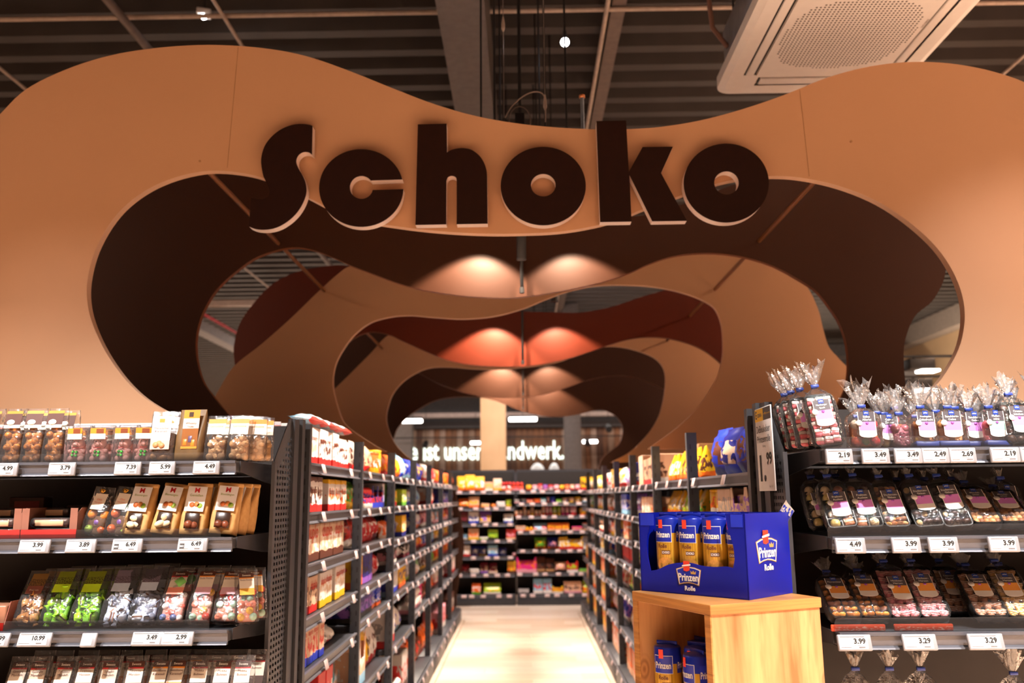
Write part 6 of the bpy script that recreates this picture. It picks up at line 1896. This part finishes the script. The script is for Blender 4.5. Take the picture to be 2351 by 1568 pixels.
for side, (rows, X, y0, W, ZZ, rot, stand) in enumerate(((GOODS_L, LX, YL0, WL, ZL, math.pi / 2, 'marzipan'), (GOODS_R, RX, YR0, WR, ZR, -math.pi / 2, 'jelly'))):
    for b, shelves in enumerate(rows):
        for s, spec in enumerate(shelves):
            zz = ZZ[b][s] + (.0 if s < 6 else .0)
            hm = (ZZ[b][s - 1] - zz - .045) if s else .24
            where = '%s shelf, %s bay behind the %s stand' % (SHELF_N[s], ORD[b], stand)
            for o, kind, w, h, sg, off in stock(spec, X, y0 + b * W, W, zz, rot, where, side * 100 + b * 10 + s, h_max=hm):
                if side == 0 and b == 0 and kind == 'C' and s in (0, 1, 2, 3, 4):
                    txt = (('Country', BUE), ('Bueno', BUE), ('duplo', DUP), ('duplo', DUP), ('duplo', DUP))[s]
                    letter(txt[0], txt[1], o, (0, -.0012, h * (.70, .62, .74, .72, .80)[s]), w=w * .74, bold=.01)
                if side == 0 and b == 1 and s == 0 and kind == 'P' and w > .13:
                    letter('Bueno', plain('#8a1f2a', .5), o, (0, -w * .29, h * .6), w=w * .6)

# red and white strips of azure pouches laid across the first bay top
for k, (yy, cz) in enumerate(((3.42, 0), (3.58, 0), (3.73, 0), (3.87, 0), (4.02, 0))):
    me = pouch_mesh(.17, .06, .20, pack('#9cc8e0', '#d9342a', '#e9eef2', k % 3, .2, .8, .3, .5, 4, '#6aa9cc'), k % 3)
    tag(new('foil_pouch', me, None, (LX - .022 - .006 * (k % 2), yy, ZL[0][0] + .176), (-1.40 + .05 * (k % 2), 0, math.pi / 2 + .10 * (k % 3 - 1)), (.95, .72, .55)), 'azure and red pouch lying on the top cartons of the first marzipan-side bay', 'pouch', 'azure pouches behind the top cartons')

# paper price tags along the runs
TAGM = [MB().rbox(-.026, .026, -.004, .0, -.038, 0, .002, 1).mesh('tag', m) for m in (plain('#b3a0a0', .4), plain('#bfaead', .35), plain('#b09492', .4))]
for X, y0, W, ZZ, rot, nb, stand in ((LX, YL0, WL, ZL, math.pi / 2, 6, 'marzipan'), (RX, YR0, WR, ZR, -math.pi / 2, 7, 'jelly')):
    s = 1 if rot > 0 else -1
    for b in range(nb):
        for k, zz in enumerate(ZZ[b]):
            n = 2 if b < 1 else 3
            for j in range(n):
                yy = y0 + b * W + W * (j + .35 + .4 * hsh(b, k, j, s)) / n
                tag(new('price_tag', TAGM[int(hsh(b, k, j) * 3) % 3], None, (X + s * (.004 if k < 6 else .04), yy, zz + (.003 if k < 6 else -.008)), (-.25, 0, rot)), 'small pale price tag on the %s rail of the %s bay behind the %s stand' % (SHELF_N[k], ORD[b], stand), 'price tag', 'price tags of the run behind the %s stand' % stand)

# ================================================================== rear shelf wall goods: 'px0 px1 kind colours height_px'
YG = YB + .05
REAR = {
    (0, 0): 'B:yel,org,wht:1049:1067:34 B:yel,org,wht:1067:1090:37 B:yel,org,wht:1090:1112:33 C:pch,wht,yel:1113:1132:20 B:bei,yel,krf:1132:1152:28 T:red,org,wht:1152:1175:26 T:red,pnk,org:1175:1202:24',
    (0, 1): 'B:org,brn,yel:1053:1076:20 C:pch,org,yel:1076:1100:24 F:pch,org,yel:1104:1124:9 R:org,pch,yel:1127:1139:8 F:wht,gry,sil:1140:1160:13 R:lim,yel,brn:1160:1174:17',
    (0, 2): 'C:wne,blk,brn:1058:1074:26 C:wht,blu,nav:1076:1099:26 B:prp,bei,yel:1101:1127:26 B:wht,blu,lbl:1156:1178:20',
    (0, 3): 'R:lbl,wht,nav:1060:1074:14 C:pch,yel,org:1075:1099:25 F:wht,grn,lim:1100:1121:6 C:lim,blk,grn:1121:1143:22 C:red,pch,pnk:1162:1184:22',
    (0, 4): 'C:wht,red,bei:1061:1079:24 P:nav,prp,wht:1080:1098:22 P:nav,yel,wht:1098:1117:22 C:lbl,blu,wht:1120:1143:24 P:nav,blu,sil:1143:1163:18 R:pnk,red,wht:1175:1184:7',
    (0, 5): 'P:wne,wht,red:1057:1077:20 F:wht,gry,bei:1078:1100:11 B:wne,prp,bei:1102:1120:24 B:wne,prp,bei:1123:1141:22 F:bei,pch,gry:1120:1142:5 C:yel,brn,org:1165:1184:26',
    (0, 6): 'C:org,grn,wht:1083:1104:24 B:lim,wht,yel:1110:1150:24',
    (1, 0): 'R:yel,red,org:1208:1221:13 R:pnk,lbl,wht:1222:1234:13 R:red,pnk,sil:1235:1246:15 R:prp,pnk,red:1247:1258:13 R:red,wht,lbl:1259:1271:13 R:pnk,red,wht:1272:1284:13 R:yel,red,grn:1285:1296:12 R:org,red,pch:1297:1308:13 R:pch,red,wht:1309:1320:13 R:pnk,red,wht:1321:1333:13 C:yel,red,brn:1334:1362:29',
    (1, 1): 'C:gry,pnk,blk:1181:1193:8 R:sil,nav,lbl:1196:1208:9 F:red,org,pch:1209:1225:9 C:org,red,brn:1226:1241:9 C:tel,gry,wht:1241:1254:11 R:pnk,red,wht:1255:1262:13 R:blu,prp,nav:1263:1275:13 F:grn,wht,lim:1276:1289:8 R:pch,wht,blu:1290:1304:10 R:pch,yel,wht:1305:1319:11 R:yel,pch,wht:1320:1334:12 R:wht,lbl,pch:1335:1352:10 R:lim,yel,grn:1354:1364:15',
    (1, 2): 'R:pch,org,wht:1181:1190:11 R:pch,red,wht:1191:1200:12 R:pch,bei,wht:1201:1209:20 R:pch,org,bei:1210:1217:12 R:bei,yel,krf:1218:1226:20 R:bei,org,wht:1227:1235:12 R:pch,org,wht:1236:1243:12 R:pch,org,wht:1244:1251:20 R:pnk,red,wht:1252:1260:20 R:pnk,red,wht:1261:1268:20 R:lim,yel,wht:1269:1278:20 R:lim,yel,bei:1279:1288:20 R:pnk,mag,wht:1289:1297:20 R:pnk,mag,wht:1298:1307:20 R:pnk,red,wht:1308:1325:20 R:yel,org,pch:1330:1347:16 R:brn,krf,yel:1348:1362:15',
    (1, 3): 'F:pch,red,gry:1184:1208:12 T:yel,red,org:1206:1224:8 B:lbl,wht,red:1224:1256:17 C:org,pch,yel:1257:1274:17 C:org,pch,yel:1274:1291:17 C:org,pch,yel:1291:1307:17 F:mag,pnk,lim:1314:1338:9 R:org,pch,wht:1338:1352:17 R:org,pch,gry:1352:1364:17',
    (1, 4): 'P:grn,org,yel:1227:1255:26 P:nav,org,pnk:1256:1282:26 C:yel,red,wht:1283:1299:26 D:yel,red,wht:1299:1339:28 C:gry,wht,nav:1340:1361:29',
    (1, 5): 'D:mag,pnk,org:1186:1232:34 B:brn,krf,blk:1232:1252:34 B:brn,krf,blk:1253:1273:30 P:pch,brn,pnk:1274:1301:22 D:red,wht,lim:1302:1327:24 F:grn,bei,lim:1330:1352:7 R:grn,wne,lim:1354:1366:22',
    (1, 6): 'C:gry,blk,sil:1190:1215:10 C:lbl,wht,red:1225:1246:32 C:lbl,wht,red:1247:1267:32 D:yel,wht,org:1268:1293:16 F:pch,pnk,brn:1295:1336:26 B:lim,yel,org:1338:1368:28',
}
for (bi, s), spec in REAR.items():
    zz = (ZB1, ZB2)[bi][s] + .003
    nb = 'yellow bag bay' if bi == 0 else 'lollipop bay'
    where = '%s shelf of the rear %s' % (SHELF_N[s], nb)
    prevs = {}
    for q, e in enumerate(spec.split()):
        kind, cs, a, b, hp = e.split(':')
        cols = tuple(cs.split(','))
        x0 = x_of(int(a), YG, zz); x1 = x_of(int(b), YG, zz); w = round(x1 - x0, 3); h = round(int(hp) * YG / 1950 * .98, 3)
        if s:
            h = min(h, (ZB1, ZB2)[bi][s - 1] - zz - .05)
        me = goods_mesh(kind, cols, w, h, .14, q % 3)
        nm = '%s and %s %s, %s' % (CN[cols[0]][1], CN[cols[1]][1], KN[kind], where)
        back = .05 if kind in 'PBR' else 0
        tag(new(KOBJ[kind], me, None, ((x0 + x1) / 2, YG + back, zz), (0, 0, 0)), nm, KN[kind], 'goods on the ' + where)
tagb = MB().rbox(-.035, .035, -.005, 0, -.042, 0, .002, 1).mesh('tag', plain('#d3bcbc', .4))
for bi, (xa, xb, ZB) in enumerate(((XB0, XB1, ZB1), (XB1, XB2, ZB2))):
    for s, zz in enumerate(ZB):
        n = 5 if bi == 0 else 7
        for j in range(n):
            xx = xa + (xb - xa) * (j + .3 + .4 * hsh(bi, s, j)) / n
            tag(new('price_tag', tagb, None, (xx, YB - .001, zz + .004)), 'small pale price tag on the %s rail of the rear %s' % (SHELF_N[s], ('yellow bag bay', 'lollipop bay')[bi]), 'price tag', 'price tags of the rear shelf wall')
